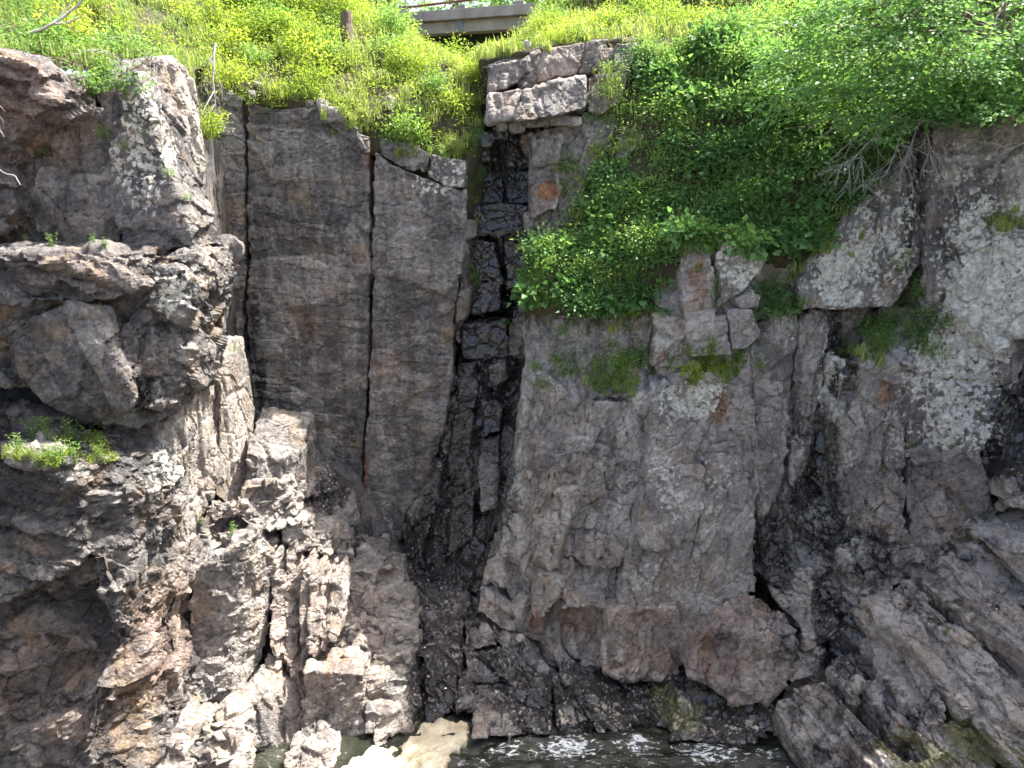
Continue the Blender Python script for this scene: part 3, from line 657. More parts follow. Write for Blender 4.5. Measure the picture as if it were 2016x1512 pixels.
rock('rock_slab', CR, [[(1270,920,16.6),(1385,920,16.6),(1382,1010,16.5),(1330,1090,16.35),(1262,1080,16.3),(1250,1040,16.4)]], 'face', T=.6, amp=.8, hue=.2, lichen=.2, tone=0.24)
rock('rock_slab', CR, [[(1195,1210,16.05),(1260,1190,16.1),(1340,1200,16.0),(1350,1270,15.85),(1320,1345,15.75),(1195,1335,15.8)]], 'sheet', T=.6, amp=.8, hue=.7, tone=0.24)
# blocks around the orange stain
rock('rock_face', CR, [[(1286,560,18.0),(1350,500,17.8),(1560,470,17.6),(1600,600,17.5),(1490,640,17.4),(1480,780,17.3),(1300,780,17.5)]], 'block', T=1.2, hue=.25, amp=.9, tone=0.24)
for (pl, hu, li, ru) in [
    ([(1352,478,17.45),(1398,482,17.4),(1408,560,17.3),(1405,640,17.25),(1355,650,17.35),(1340,560,17.5)], .4, .1, .05),
    ([(1415,475,17.3),(1470,468,17.25),(1512,480,17.2),(1500,530,17.15),(1455,585,17.1),(1418,605,17.15)], .1, .35, .05),
    ([(1448,590,17.15),(1475,578,17.15),(1500,585,17.15),(1495,605,17.1),(1460,608,17.1)], .3, .25, .05),
    ([(1290,620,17.6),(1350,630,17.5),(1345,700,17.4),(1290,720,17.4)], .4, .1, .4),
    ([(1355,640,17.3),(1430,620,17.2),(1440,700,17.1),(1360,700,17.2)], .35, .1, .15),
    ([(1435,612,17.15),(1478,612,17.1),(1500,660,17.05),(1470,690,17.05),(1440,690,17.1)], .3, .2, .05)]:
    rock('rock_block', CR, [pl], 'block', T=.7, amp=.6, vox=.035, hue=hu, lichen=li, rust=ru, tone=0.24)
# dark damp recess and its columns
rock('rock_face', CR, [[(1478,640,17.45),(1600,610,17.55),(1760,610,17.9),(1740,760,17.8),(1650,920,17.7),(1620,1000,17.2),(1560,1060,16.8),(1500,1150,16.5),(1488,900,17.1),(1478,760,17.4)]], 'sheet', T=1.2, hue=.1, wet=.42, streak=.9, amp=.9, tone=0.24)
rock('rock_column', CR, [[(1480,690,17.2),(1530,620,17.3),(1570,615,17.3),(1560,780,17.2),(1540,960,16.95),(1500,1040,16.7),(1492,860,16.95)]], 'block', T=.7, amp=.7, hue=.2, streak=.7, tone=0.24)
rock('rock_column', CR, [[(1575,618,17.25),(1625,615,17.3),(1622,760,17.35),(1590,900,17.2),(1560,960,17.0),(1565,780,17.2)]], 'sheet', T=.6, amp=.8, hue=.12, wet=.25, streak=1.0, lichen=.06, tone=0.24)
# lichen wall
rock('rock_panel', CR, [[(1566,560,17.05),(1640,468,17.0),(1700,390,17.0),(1742,350,17.0),(1800,250,17.2),(1836,245,17.3),(1826,400,17.05),(1812,520,16.95),(1752,602,16.9),(1660,610,16.9),(1582,614,16.95)]], 'face', T=1.2, amp=.8, hue=.35, lichen=.34, streak=.7, tone=-0.05)
rock('rock_block', CR, [[(1720,360,16.85),(1795,300,16.95),(1800,420,16.85),(1790,540,16.75),(1740,560,16.75),(1735,430,16.8)]], 'face', T=.5, amp=.7, hue=.3, lichen=.3, streak=.8, tone=-0.05)
# ledge with plants and the pillar below it
rock('rock_ledge', CR, [([(1665,720,16.55),(1700,660,17.2),(1740,610,17.6),(1850,590,17.2),(1895,620,16.6),(1890,690,16.2),(1770,720,16.3)], (0, .2, -1), 1.2)], 'block', amp=.7, hue=.3, lichen=.2, tone=0.24)
rock('rock_pillar', CR, [[(1662,715,16.6),(1720,712,16.5),(1764,712,16.4),(1784,790,16.3),(1792,960,16.2),(1772,1105,15.9),(1700,1060,16.0),(1640,1010,16.3),(1628,900,16.6),(1645,800,16.6)]], 'sheet', T=1.3, amp=.95, hue=.3, streak=.8, rot=(0, -18, 0), tone=0.24)
rock('rock_rib', CR, [[(1720,840,16.2),(1750,820,16.2),(1745,900,16.1),(1700,1000,15.95),(1665,1030,15.95),(1690,940,16.1)]], 'sheet', T=.5, amp=.6, vox=.035, hue=.3, lichen=.1, rot=(0, -24, 0), tone=0.24)
rock('rock_face', CR, [[(1835,238,16.6),(1960,228,16.4),(2300,200,15.6),(2500,200,15.4),(2500,900,14.9),(2120,700,15.5),(2030,690,15.7),(1990,800,15.6),(1930,900,15.6),(1960,1010,15.5),(1880,1080,15.5),(1798,1135,15.7),(1786,960,16.1),(1778,720,16.3),(1832,620,16.4),(1822,450,16.6)]], 'face', T=1.8, amp=1.5, hue=.45, lichen=.10, streak=.3, rot=(0, -20, 20), tone=-0.05)
rock('rock_face', CR, [[(1890,320,16.1),(2060,300,15.7),(2400,300,15.2),(2400,620,15.0),(2040,660,15.3),(1960,700,15.5),(1900,620,15.9),(1880,480,16.1)]], 'face', T=1.0, amp=1.5, hue=.4, lichen=.22, rot=(0, -20, 20), tone=-0.05)
rock('rock_recess', CR, [[(1940,880,16.0),(2010,700,16.2),(2500,850,15.4),(2500,1150,14.9),(1960,1020,15.7)]], 'sheet', T=1.0, amp=1.2, hue=.1, wet=.75, streak=.8, tone=0.24)
rock('rock_bulge', CR, [[(1490,1130,16.4),(1560,1050,16.7),(1610,985,16.7),(1700,1010,16.15),(1800,1060,15.8),(1960,1000,15.6),(2010,960,15.6),(1960,1040,15.2),(1840,1130,15.2),(1720,1180,15.3),(1640,1262,15.2),(1590,1240,15.4),(1540,1190,15.8)]], 'sheet', T=1.3, amp=1.25, hue=.4, wet=.28, streak=.6, rot=(0, -30, 10), tone=0.24)
# boulders wedged at the foot
rock('rock_boulder', CR, [([(1385,1210,15.8),(1450,1168,16.1),(1500,1172,15.9),(1545,1205,15.6),(1574,1262,15.1),(1545,1290,14.9),(1470,1245,15.25),(1400,1260,15.35)], (0, .4, -1), .9),
                          [(1398,1250,15.35),(1470,1240,15.25),(1546,1285,14.95),(1572,1262,15.05),(1562,1330,14.85),(1505,1392,14.8),(1440,1390,14.9),(1395,1360,15.0),(1352,1335,15.3),(1372,1260,15.6)]], 'sheet', T=1.2, amp=.75, hue=.75, vox=.04)
rock('rock_boulder', CR, [[(1328,1352,15.5),(1400,1360,15.2),(1500,1395,15.0),(1524,1375,15.1),(1528,1440,14.6),(1480,1475,14.2),(1400,1475,14.2),(1320,1460,14.4)]], 'face', T=1.2, amp=1.0, hue=.25, wet=.6, tone=0.24)
rock('rock_boulder', CR, [[(1526,1180,15.8),(1560,1170,15.9),(1602,1176,15.8),(1632,1212,15.5),(1628,1262,15.3),(1600,1285,15.2),(1572,1290,15.2),(1575,1240,15.3)]], 'block', T=.9, amp=.8, hue=.5, wet=.2, vox=.04, tone=0.24)
rock('rock_block', CR, [[(1572,1290,15.1),(1625,1280,15.1),(1600,1330,14.8),(1560,1345,14.8)]], 'block', T=.7, amp=.7, hue=.5, wet=.4, vox=.04, tone=0.24)

# ---- wet shelf at the foot of the gully
SH = root('rock_shelf_wet', 1000, 1350, 16)
rock('rock_slope', SH, [([(795,1110,19.3),(880,1140,18.7),(960,1150,18.3),(1030,1260,16.9),(1180,1335,16.4),(1345,1355,16.1),(1345,1400,15.5),(1200,1405,15.35),(1080,1420,15.0),(930,1430,14.9),(838,1425,15.1),(824,1330,16.4),(815,1200,17.7)], (0, .3, -1), 1.6)], 'slab', amp=1.1, hue=.35, wet=.5)
for (pl, T, hu, we) in [
    ([(945,1165,17.5),(985,1158,17.6),(1015,1190,17.3),(1020,1245,16.8),(985,1240,16.8),(945,1205,17.1)], .9, .3, .15),
    ([(812,1145,18.6),(870,1150,18.4),(925,1165,18.0),(930,1215,17.4),(880,1215,17.6),(820,1190,18.0)], .9, .3, .6),
    ([(830,1205,17.6),(912,1225,17.1),(912,1262,16.8),(860,1250,17.0),(826,1235,17.3)], .9, .8, .5),
    ([(912,1240,16.9),(960,1235,16.9),(980,1268,16.5),(915,1285,16.4)], .9, .5, .1),
    ([(960,1240,16.7),(1040,1280,16.4),(1130,1345,15.9),(1110,1360,15.8),(1000,1300,16.1)], .9, .35, .3),
    ([(1055,1270,16.6),(1105,1268,16.6),(1130,1310,16.2),(1115,1330,16.0),(1070,1310,16.2)], .7, .3, .35),
    ([(826,1240,16.9),(905,1270,16.4),(908,1330,15.8),(830,1360,15.8)], .9, .45, .65),
    ([(832,1345,15.7),(900,1330,15.7),(905,1400,15.2),(840,1430,15.0)], .9, .4, .8),
    ([(915,1290,16.2),(1000,1300,16.0),(1010,1345,15.7),(920,1345,15.7)], .9, .3, .45),
    ([(1010,1310,16.0),(1080,1345,15.7),(1070,1380,15.4),(1000,1370,15.5)], .8, .35, .5),
    ([(905,1350,15.6),(1000,1360,15.5),(990,1405,15.1),(900,1400,15.1)], .9, .35, .6),
    ([(940,1405,14.9),(1010,1395,15.0),(1085,1420,14.7),(1085,1450,14.4),(1000,1470,14.1),(930,1455,14.3)], .8, .4, .35),
    ([(1090,1390,15.1),(1140,1375,15.2),(1180,1400,15.0),(1175,1450,14.5),(1095,1455,14.4)], .8, .4, .45),
    ([(1135,1375,15.2),(1165,1368,15.3),(1205,1395,15.1),(1205,1440,14.6),(1180,1450,14.5)], .7, .35, .5),
    ([(1195,1385,15.3),(1270,1375,15.4),(1300,1400,15.2),(1290,1440,14.7),(1200,1445,14.6)], .8, .3, .6),
    ([(1280,1365,15.6),(1345,1360,15.6),(1345,1440,14.7),(1290,1435,14.8)], .8, .3, .7),
    ([(1010,1350,15.5),(1090,1370,15.3),(1085,1410,15.0),(1010,1400,15.1)], .7, .3, .55),
    ([(1100,1330,16.0),(1200,1345,15.9),(1280,1362,15.8),(1270,1385,15.5),(1130,1375,15.5)], .7, .3, .6)]:
    rock('rock_slab', SH, [pl], 'slab', T=T, amp=.62, vox=.037, hue=hu, wet=we, rot=(14, 22, 30))

# ---- sloping wet slabs on the right
SR = root('rock_slope_right', 1800, 1300, 14)
base_sl = [Z(1632,1235,2.0),Z(1700,1180,2.7),Z(1800,1125,3.4),Z(1960,1020,4.5),Z(2200,900,5.6),Z(2500,900,5.8),Z(2500,1620,1.8),Z(2016,1620,.8),Z(1700,1620,.1),Z(1560,1500,-.2),Z(1520,1385,.5),Z(1560,1330,1.1)]
rock('rock_slope', SR, [(base_sl, (0, .3, -1), 1.5)], 'slab', amp=.75, hue=.6, wet=.30, vox=.05, tone=0.36)
for (pl, hu, we, rt) in [
    ([Z(1640,1235,2.2),Z(1690,1190,2.8),Z(1740,1210,2.8),Z(1830,1330,2.2),Z(1870,1420,1.7),Z(1815,1430,1.5),Z(1720,1300,1.9)], .35, .22, None),
    ([Z(1700,1180,2.9),Z(1790,1130,3.5),Z(1830,1180,3.3),Z(1960,1300,2.7),Z(2000,1380,2.2),Z(1900,1400,2.0),Z(1800,1280,2.6)], .3, .12, None),
    ([Z(1790,1180,3.3),Z(1850,1200,3.3),Z(2016,1340,2.7),Z(2100,1420,2.3),Z(2016,1440,2.1),Z(1900,1320,2.5)], .3, .2, None),
    ([Z(1800,1125,3.6),Z(1870,1080,4.1),Z(1960,1150,3.9),Z(2100,1260,3.4),Z(2100,1330,3.0),Z(1920,1230,3.3)], .4, .3, None),
    ([Z(1525,1385,.75),Z(1560,1370,1.0),Z(1640,1420,.9),Z(1760,1530,.6),Z(1760,1620,.3),Z(1620,1560,.15),Z(1560,1470,.3)], .5, .4, None),
    ([Z(1560,1350,1.3),Z(1620,1340,1.5),Z(1690,1410,1.3),Z(1780,1500,1.0),Z(1720,1520,.8),Z(1630,1420,.9)], .5, .35, None),
    ([Z(1640,1290,1.9),Z(1680,1280,2.0),Z(1700,1340,1.7),Z(1680,1370,1.5),Z(1640,1340,1.5)], .3, .3, None),
    ([Z(1690,1340,1.6),Z(1740,1330,1.8),Z(1800,1400,1.5),Z(1830,1460,1.2),Z(1760,1450,1.1)], .4, .4, None),
    ([Z(1800,1430,1.4),Z(1880,1410,1.8),Z(1960,1470,1.5),Z(1960,1560,1.1),Z(1850,1540,.9)], .3, .35, None),
    ([Z(1920,1380,2.2),Z(2010,1370,2.3),Z(2120,1460,2.0),Z(2120,1540,1.6),Z(1980,1490,1.6)], .3, .15, None),
    ([Z(1740,1500,.9),Z(1830,1490,1.1),Z(1920,1580,.8),Z(1800,1620,.5)], .3, .5, None),
    ([Z(1880,1540,1.1),Z(1990,1500,1.5),Z(2100,1560,1.3),Z(2000,1640,.8)], .3, .4, None)]:
    rock('rock_slab', SR, [([(v[0], v[1], v[2] - .22) for v in pl], (.1, .35, -1), .8)], 'slab', amp=.68, hue=hu+.2, wet=we+.1, vox=.042, tone=0.36)
for (pl, hu, we) in [
    ([(1925,1060,15.0),(1975,1030,15.2),(2030,990,15.3),(2200,960,15.2),(2200,1150,14.0),(2016,1160,14.0),(1980,1110,14.4)], .35, .2),
    ([(1880,1110,15.1),(1930,1075,15.2),(1985,1120,14.8),(2016,1160,14.3),(2016,1190,14.0),(1920,1160,14.6)], .35, .3),
    ([(1990,945,15.0),(2030,930,15.0),(2120,940,14.8),(2120,1020,14.5),(2016,1010,14.6),(1992,1000,14.8)], .55, .1),
    ([(1870,1150,14.8),(1945,1150,14.6),(1960,1185,14.2),(1880,1185,14.4)], .3, .2),
    ([(1945,1155,14.5),(2080,1155,14.2),(2080,1195,13.9),(1955,1190,14.2)], .3, .2)]:
    rock('rock_block', SR, [pl], 'block', T=1.0, amp=.7, hue=hu+.2, wet=we+.1, vox=.042, tone=0.36)

# ---- the gorge wall goes on to the right, out of frame, curving towards the viewer
GW = root('gorge_wall', 2500, 600, 12)
bm = bmesh.new()
gp = [(15.4, 16.4), (17.0, 11.0), (18.0, 5.0), (18.4, -4.0), (36, -4.0), (36, 20.0), (16.5, 20.0)]
lo = [bm.verts.new((x - (1.0 if i < 4 else 0), y, -1.0)) for i, (x, y) in enumerate(gp)]
hi = [bm.verts.new((x, y, 15.5)) for x, y in gp]
bm.faces.new(lo); bm.faces.new(list(reversed(hi)))
for i in range(len(gp)):
    j = (i + 1) % len(gp)
    bm.faces.new((lo[i], lo[j], hi[j], hi[i]))
co, no, q = remeshed(bm, 0.28)
d = (fbm(co * 0.7, 4, 3) - .5) * 1.2
co = co + no * d[:, None]
me = mesh_from('rock_face', co, q, rock_attrs(co, fbm(co * .9, 3, 8), {'lichen': .2}))
link('rock_face', me, GW, ROCK)

# ---- the bank the picture was taken from: sunlit rock facing the cliff
NBK = root('gorge_bank_near', 1000, 800, -2)
bm = bmesh.new()
prof = [(3.4, -1.0), (2.3, 3.0), (1.3, 7.0), (0.7, 9.6), (-2.0, 9.9), (-9.0, 12.5), (-40, 14.0), (-40, -3.0)]
n_ = len(prof)
a = [bm.verts.new((-26, y, z)) for y, z in prof]; b2 = [bm.verts.new((18.2, y, z)) for y, z in prof]
bm.faces.new(a); bm.faces.new(list(reversed(b2)))
for i in range(n_):
    j = (i + 1) % n_; bm.faces.new((a[i], a[j], b2[j], b2[i]))
co, no, q = remeshed(bm, 0.3)
d = (fbm(co * 0.8, 4, 13) - .5) * .5
co = co + no * d[:, None]
me = mesh_from('rock_face', co, q, rock_attrs(co, .4 + .6 * fbm(co * .9, 3, 8), {'lichen': .3, 'hue': .4}))
link('rock_face', me, NBK, ROCK)

# ------------------------------------------------------------------ hillsides above the rock
HS = {}
def hillside(key, name, poly, T=1.6, ext=(0, .2, -1)):
    bm = bmesh.new(); prism(bm, poly, ext, T)
    co, no, q = remeshed(bm, .10)
    co = co + no * ((fbm(co * 1.1, 5, 41) - .5) * .45)[:, None]
    e1 = co[q[:, 2]] - co[q[:, 0]]; e2 = co[q[:, 3]] - co[q[:, 1]]
    fn = np.cross(e1, e2); fn /= np.linalg.norm(fn, axis=1, keepdims=True) + 1e-9
    q = q[fn[:, 2] > -.5]
    me = mesh_from(name, co, q, {}, True)
    o = link(name, me, None, SOIL); o['kind'] = 'structure'
    pts = [P(*v) for v in poly]
    HS[key] = (pts, tessellate_polygon([[Vector((v[0], v[1], 0)) for v in poly]]))
hillside('L', 'hillside_left', [(-600,90,13.6),(-80,95,14.0),(40,122,14.2),(105,170,15.0),(150,190,15.3),(225,185,15.4),(262,145,15.8),(366,140,17.9),(400,165,19.9),(440,120,21),(440,-90,25),(-600,-90,19)])
hillside('M', 'hillside_middle', [(370,165,19.8),(430,168,20.0),(520,208,20.2),(620,205,20.2),(690,228,20.2),(728,272,20.3),(790,285,20.5),(920,318,20.6),(950,262,21.2),(960,165,22.0),(955,140,23.2),(905,128,25.5),(850,105,28.0),(795,60,30.0),(760,-90,31),(400,-90,27)])
hillside('T', 'hillside_top', [(945,120,21.5),(1060,92,21.3),(1150,80,21.3),(1300,84,21.2),(1420,100,20.6),(1600,60,21.5),(1800,40,21),(1900,-90,24),(1120,-90,28),(1060,40,27),(1010,105,25),(950,130,23.5)])
hillside('R', 'hillside_right', [(1185,225,20.5),(1245,142,20.8),(1300,84,21.2),(1420,80,21.2),(1620,90,20.6),(1800,150,18.8),(1900,225,17.3),(1800,262,17.5),(1745,352,17.3),(1645,468,17.25),(1560,500,17.4),(1400,480,17.7),(1345,520,17.9),(1295,600,18.1),(1250,625,18.2),(1060,612,18.5),(1036,580,18.9),(1060,480,19.5),(1120,425,19.8),(1170,325,20.1)], 1.2, (0, .6, -1))
hillside('E', 'hillside_rim_right', [(1800,240,17.3),(1836,235,16.9),(1960,222,16.7),(2300,190,15.9),(2600,190,15.6),(2600,-90,19),(1800,-90,22),(1700,100,20.2)])

# river
def build_water():
    xs = np.arange(-14, 14.01, .07); ys = np.arange(-3, 17.5, .07)
    X, Yv = np.meshgrid(xs, ys); n = X.size
    p = np.stack([X.ravel(), Yv.ravel(), np.zeros(n)], 1).astype(np.float32)
    p[:, 2] = (fbm(p * np.array([1.1, 2.2, 1], np.float32), 4, 3) - .5) * .34 + (fbm(p * np.array([4.0, 6.5, 1], np.float32), 3, 9) - .5) * .12
    w = len(xs); idx = np.arange(n).reshape(len(ys), w)
    q = np.stack([idx[:-1, :-1], idx[:-1, 1:], idx[1:, 1:], idx[1:, :-1]], -1).reshape(-1, 4)
    c = P(1130, 1475, 14.2)
    churn = np.zeros(n, np.float32)
    for (px, py, Y, r, a) in [(1000,1478,14.1,1.0,.75),(1120,1472,14.2,1.1,1.0),(1250,1462,14.3,1.1,.8),(1400,1480,14.1,1.2,.9),(1500,1478,14.1,.7,.7),(1550,1505,13.6,.8,.55),(930,1500,13.8,.8,.6),(1200,1510,13.5,2.2,.45)]:
        k = P(px, py, Y); d = np.hypot((p[:, 0] - k.x) / r, (p[:, 1] - k.y) / (r * .45))
        churn = np.maximum(churn, a * (1 - smooth(.2, 1.2, d)))
    p[:, 2] += churn * .05
    me = mesh_from('river_water', p, q, {'churn': churn}, True)
    m, t = newmat('peaty_water'); b = NB(t)
    geo = b.n('ShaderNodeNewGeometry'); pos = geo.outputs['Position']
    mp = b.n('ShaderNodeMapping'); b.l(pos, mp.inputs[0]); mp.inputs['Scale'].default_value = (1.0, 2.4, 1)
    mp.inputs['Rotation'].default_value = (0, 0, .25)
    f = b.noise(mp.outputs[0], 4.5, 7, .72)
    vo = b.n('ShaderNodeTexVoronoi', feature='DISTANCE_TO_EDGE'); vo.inputs['Scale'].default_value = 3.0
    wv = b.n('ShaderNodeVectorMath', operation='ADD'); sc = b.n('ShaderNodeVectorMath', operation='SCALE'); sc.inputs['Scale'].default_value = .5
    b.l(b.noise(mp.outputs[0], 2.5, 4, .6, 'Color'), sc.inputs[0]); b.l(mp.outputs[0], wv.inputs[0]); b.l(sc.outputs[0], wv.inputs[1]); b.l(wv.outputs[0], vo.inputs['Vector'])
    lace = b.maprange(vo.outputs['Distance'], 0.0, .12, 1.0, 0.0)
    ch = b.attr('churn').outputs['Fac']
    val = b.math('ADD', b.math('ADD', b.math('MULTIPLY', f, 1.05), b.math('MULTIPLY', lace, .09)), b.math('MULTIPLY', ch, .26))
    mask = b.maprange(val, .75, .88)
    pr = b.n('ShaderNodeBsdfPrincipled')
    b.l(b.mix(mask, b.mix(b.noise(pos, .8, 3), (.012, .016, .012), (.03, .032, .02)), (.75, .78, .78)), pr.inputs['Base Color'])
    b.l(b.maprange(mask, 0, 1, .06, .7, 'LINEAR'), pr.inputs['Roughness'])
    bp = b.n('ShaderNodeBump'); bp.inputs['Strength'].default_value = .5; bp.inputs['Distance'].default_value = .06
    b.l(b.noise(mp.outputs[0], 9, 5, .65), bp.inputs['Height']); b.l(bp.outputs[0], pr.inputs['Normal'])
    o = b.n('ShaderNodeOutputMaterial'); b.l(pr.outputs[0], o.inputs[0])
    w_ = link('river_water', me, None, m); w_['kind'] = 'structure'
    # pale froth collected in the corner
    poly = [(700,1500),(735,1478),(800,1462),(822,1440),(842,1428),(880,1420),(918,1424),(926,1440),(915,1462),(890,1480),(872,1512),(860,1620),(640,1620),(660,1530)]
    poly = [P(*Z(x, y, .06)) for x, y in poly]
    bm = bmesh.new()
    a = [bm.verts.new((v.x, v.y, -.15)) for v in poly]; c2 = [bm.verts.new((v.x, v.y, .07)) for v in poly]
    bm.faces.new(list(reversed(a))); bm.faces.new(c2)
    for i in range(len(a)):
        j = (i + 1) % len(a); bm.faces.new((a[i], a[j], c2[j], c2[i]))
    co, no, q = remeshed(bm, .035)
    F1, F2, H, C = voronoi(co / .16, 5)
    co = co + no * ((fbm(co * 1.6, 4, 2) - .35) * .22 + (.5 - F1) * .05 + (fbm(co * 9, 3, 4) - .5) * .10 + (fbm(co * 4.5, 3, 6) - .5) * .22)[:, None]
    me = mesh_from('river_foam', co, q, {}, True)
    m, t = newmat('cream_foam'); b = NB(t)
    geo = b.n('ShaderNodeNewGeometry'); pos = geo.outputs['Position']
    pr = b.n('ShaderNodeBsdfPrincipled'); pr.inputs['Roughness'].default_value = .75
    b.l(b.ramp(b.noise(pos, 3.0, 6, .7), [(.3, (.36, .30, .19)), (.5, (.52, .46, .33)), (.7, (.66, .61, .48))]), pr.inputs['Base Color'])
    bp = b.n('ShaderNodeBump'); bp.inputs['Strength'].default_value = .6; bp.inputs['Distance'].default_value = .03
    v2 = b.n('ShaderNodeTexVoronoi'); v2.inputs['Scale'].default_value = 22; b.l(pos, v2.inputs['Vector'])
    b.l(v2.outputs['Distance'], bp.inputs['Height']); b.l(bp.outputs[0], pr.inputs['Normal'])
    o = b.n('ShaderNodeOutputMaterial'); b.l(pr.outputs[0], o.inputs[0])
    fo = link('river_foam', me, None, m)
    tag(fo, 'thick cream coloured foam gathered beside the sunlit ledge', 'foam', kind='stuff')
build_water()

# ------------------------------------------------------------------ things: small builders
def tube_arrays(paths, sides=5):
    """paths: list of (points, radii); returns verts, quads (numpy)."""
    V = []; Qd = []; base = 0
    for pts, rad in paths:
        n = len(pts)
        prev = None
        for i in range(n):
            d = (pts[min(i + 1, n - 1)] - pts[max(i - 1, 0)])
            d = d.normalized() if d.length > 1e-6 else Vector((0, 0, 1))
            u = d.cross(Vector((0, 0, 1)) if abs(d.z) < .9 else Vector((1, 0, 0))).normalized()
            w = d.cross(u)
            for k in range(sides):
                a = 2 * math.pi * k / sides
                V.append(pts[i] + (u * math.cos(a) + w * math.sin(a)) * rad[i])
        for i in range(n - 1):
            for k in range(sides):
                k2 = (k + 1) % sides
                Qd.append((base + i * sides + k, base + i * sides + k2, base + (i + 1) * sides + k2, base + (i + 1) * sides + k))
        base += n * sides
    return np.array([tuple(v) for v in V], np.float32), np.array(Qd, np.int32)
def tubes(name, paths, mat, parent=None, sides=5):
    v, q = tube_arrays(paths, sides)
    return link(name, mesh_from(name, v, q, {}, True), parent, mat)
def box_mesh(name, lo, hi, mat, parent=None, bev=0.02):
    bm = bmesh.new(); bmesh.ops.create_cube(bm, size=1)
    for v in bm.verts:
        v.co = Vector([lo[i] + (v.co[i] + .5) * (hi[i] - lo[i]) for i in range(3)])
    bmesh.ops.bevel(bm, geom=bm.edges[:], offset=bev, segments=1, affect='EDGES')
    me = bpy.data.meshes.new(name); bm.to_mesh(me); bm.free()
    return link(name, me, parent, mat)

def unit(a):
    return a / (np.linalg.norm(a, axis=1, keepdims=True) + 1e-9)
def leaves_mesh(name, pos, dirs, L, W, tone, rng, upbias=1.0):
    """folded four-point leaves."""
    n = len(pos)
    dirs = unit(dirs)
    up = np.stack([rng.normal(0, .8, n), rng.normal(-.2, .8, n), np.full(n, upbias)], 1)
    side = unit(np.cross(dirs, up))
    nrm = unit(np.cross(side, dirs))
    L = L[:, None]; W = W[:, None]
    v = np.empty((n, 4, 3), np.float32)
    v[:, 0] = pos
    mid = pos + dirs * L * .45
    v[:, 1] = mid + side * W * .5 + nrm * W * .16
    v[:, 2] = pos + dirs * L - nrm * L * .10
    v[:, 3] = mid - side * W * .5 + nrm * W * .16
    q = np.arange(n * 4).reshape(n, 4)
    return mesh_from(name, v.reshape(-1, 3), q, {'tone': np.repeat(tone, 4)})

def make_bush(seed, R=.5, H=.8, ns=16, per=42, L=.075, W=.045, spread=.14, droop=.25):
    rng = np.random.default_rng(seed)
    paths = []; P_ = []; D_ = []; T_ = []
    for s in range(ns):
        az = rng.uniform(0, 2 * math.pi); rr = R * math.sqrt(rng.uniform(.02, 1)); h = H * rng.uniform(.6, 1.08) * (1 - .35 * (rr / R) ** 2)
        tip = Vector((rr * math.cos(az), rr * math.sin(az), h))
        b0 = Vector((tip.x * .18, tip.y * .18, -.12))
        m = (b0 + tip) * .5 + Vector((0, 0, .1 * H))
        pts = [b0.lerp(m, t) .lerp(m.lerp(tip, t), t) for t in np.linspace(0, 1, 5)]
        paths.append((pts, [.010, .008, .006, .005, .003]))
        tn = rng.uniform(0, 1)
        for k in range(per):
            t = rng.uniform(.22, 1.0) ** .7
            p = b0.lerp(m, t).lerp(m.lerp(tip, t), t)
            o = rng.normal(0, spread, 3)
            P_.append((p.x + o[0], p.y + o[1], max(.0, p.z + o[2] * .8)))
            D_.append((o[0] + .06 * math.cos(az) + rng.normal(0, .05), o[1] + .06 * math.sin(az) + rng.normal(0, .05), o[2] - droop * .12))
            T_.append(np.clip(.25 * tn + .5 * rng.uniform() + .25 * p.z / H, 0, 1))
    n = len(P_)
    me = leaves_mesh('foliage', np.array(P_, np.float32), np.array(D_, np.float32), rng.uniform(.7, 1.25, n) * L, rng.uniform(.7, 1.2, n) * W, np.array(T_, np.float32), rng)
    v, q = tube_arrays(paths, 3)
    return me, mesh_from('stem', v, q, {}, True)
def make_herb(seed, R=.28, H=.8, ns=9, per=24, L=.085, W=.022, flower=False):
    rng = np.random.default_rng(seed)
    paths = []; P_ = []; D_ = []; T_ = []
    for s in range(ns):
        az = rng.uniform(0, 2 * math.pi); r0 = R * rng.uniform(0, .6)
        h = H * rng.uniform(.55, 1.1)
        b0 = Vector((r0 * math.cos(az), r0 * math.sin(az), -.08))
        tip = b0 + Vector((.25 * h * math.cos(az) * rng.uniform(0, 1), .25 * h * math.sin(az) * rng.uniform(0, 1), h))
        pts = [b0.lerp(tip, t) + Vector((0, 0, 0)) for t in np.linspace(0, 1, 4)]
        paths.append((pts, [.006, .005, .004, .002]))
        for k in range(per):
            t = .15 + .85 * k / per
            p = b0.lerp(tip, t); a = k * 2.4 + rng.normal(0, .3)
            P_.append(tuple(p)); D_.append((math.cos(a), math.sin(a), .55 * t + rng.normal(0, .15)))
            T_.append(np.clip(.35 * t + .55 * rng.uniform(), 0, 1))
    n = len(P_)
    me = leaves_mesh('foliage', np.array(P_, np.float32), np.array(D_, np.float32), rng.uniform(.7, 1.2, n) * L, rng.uniform(.8, 1.2, n) * W, np.array(T_, np.float32), rng)
    v, q = tube_arrays(paths, 3)
    return me, mesh_from('stem', v, q, {}, True)
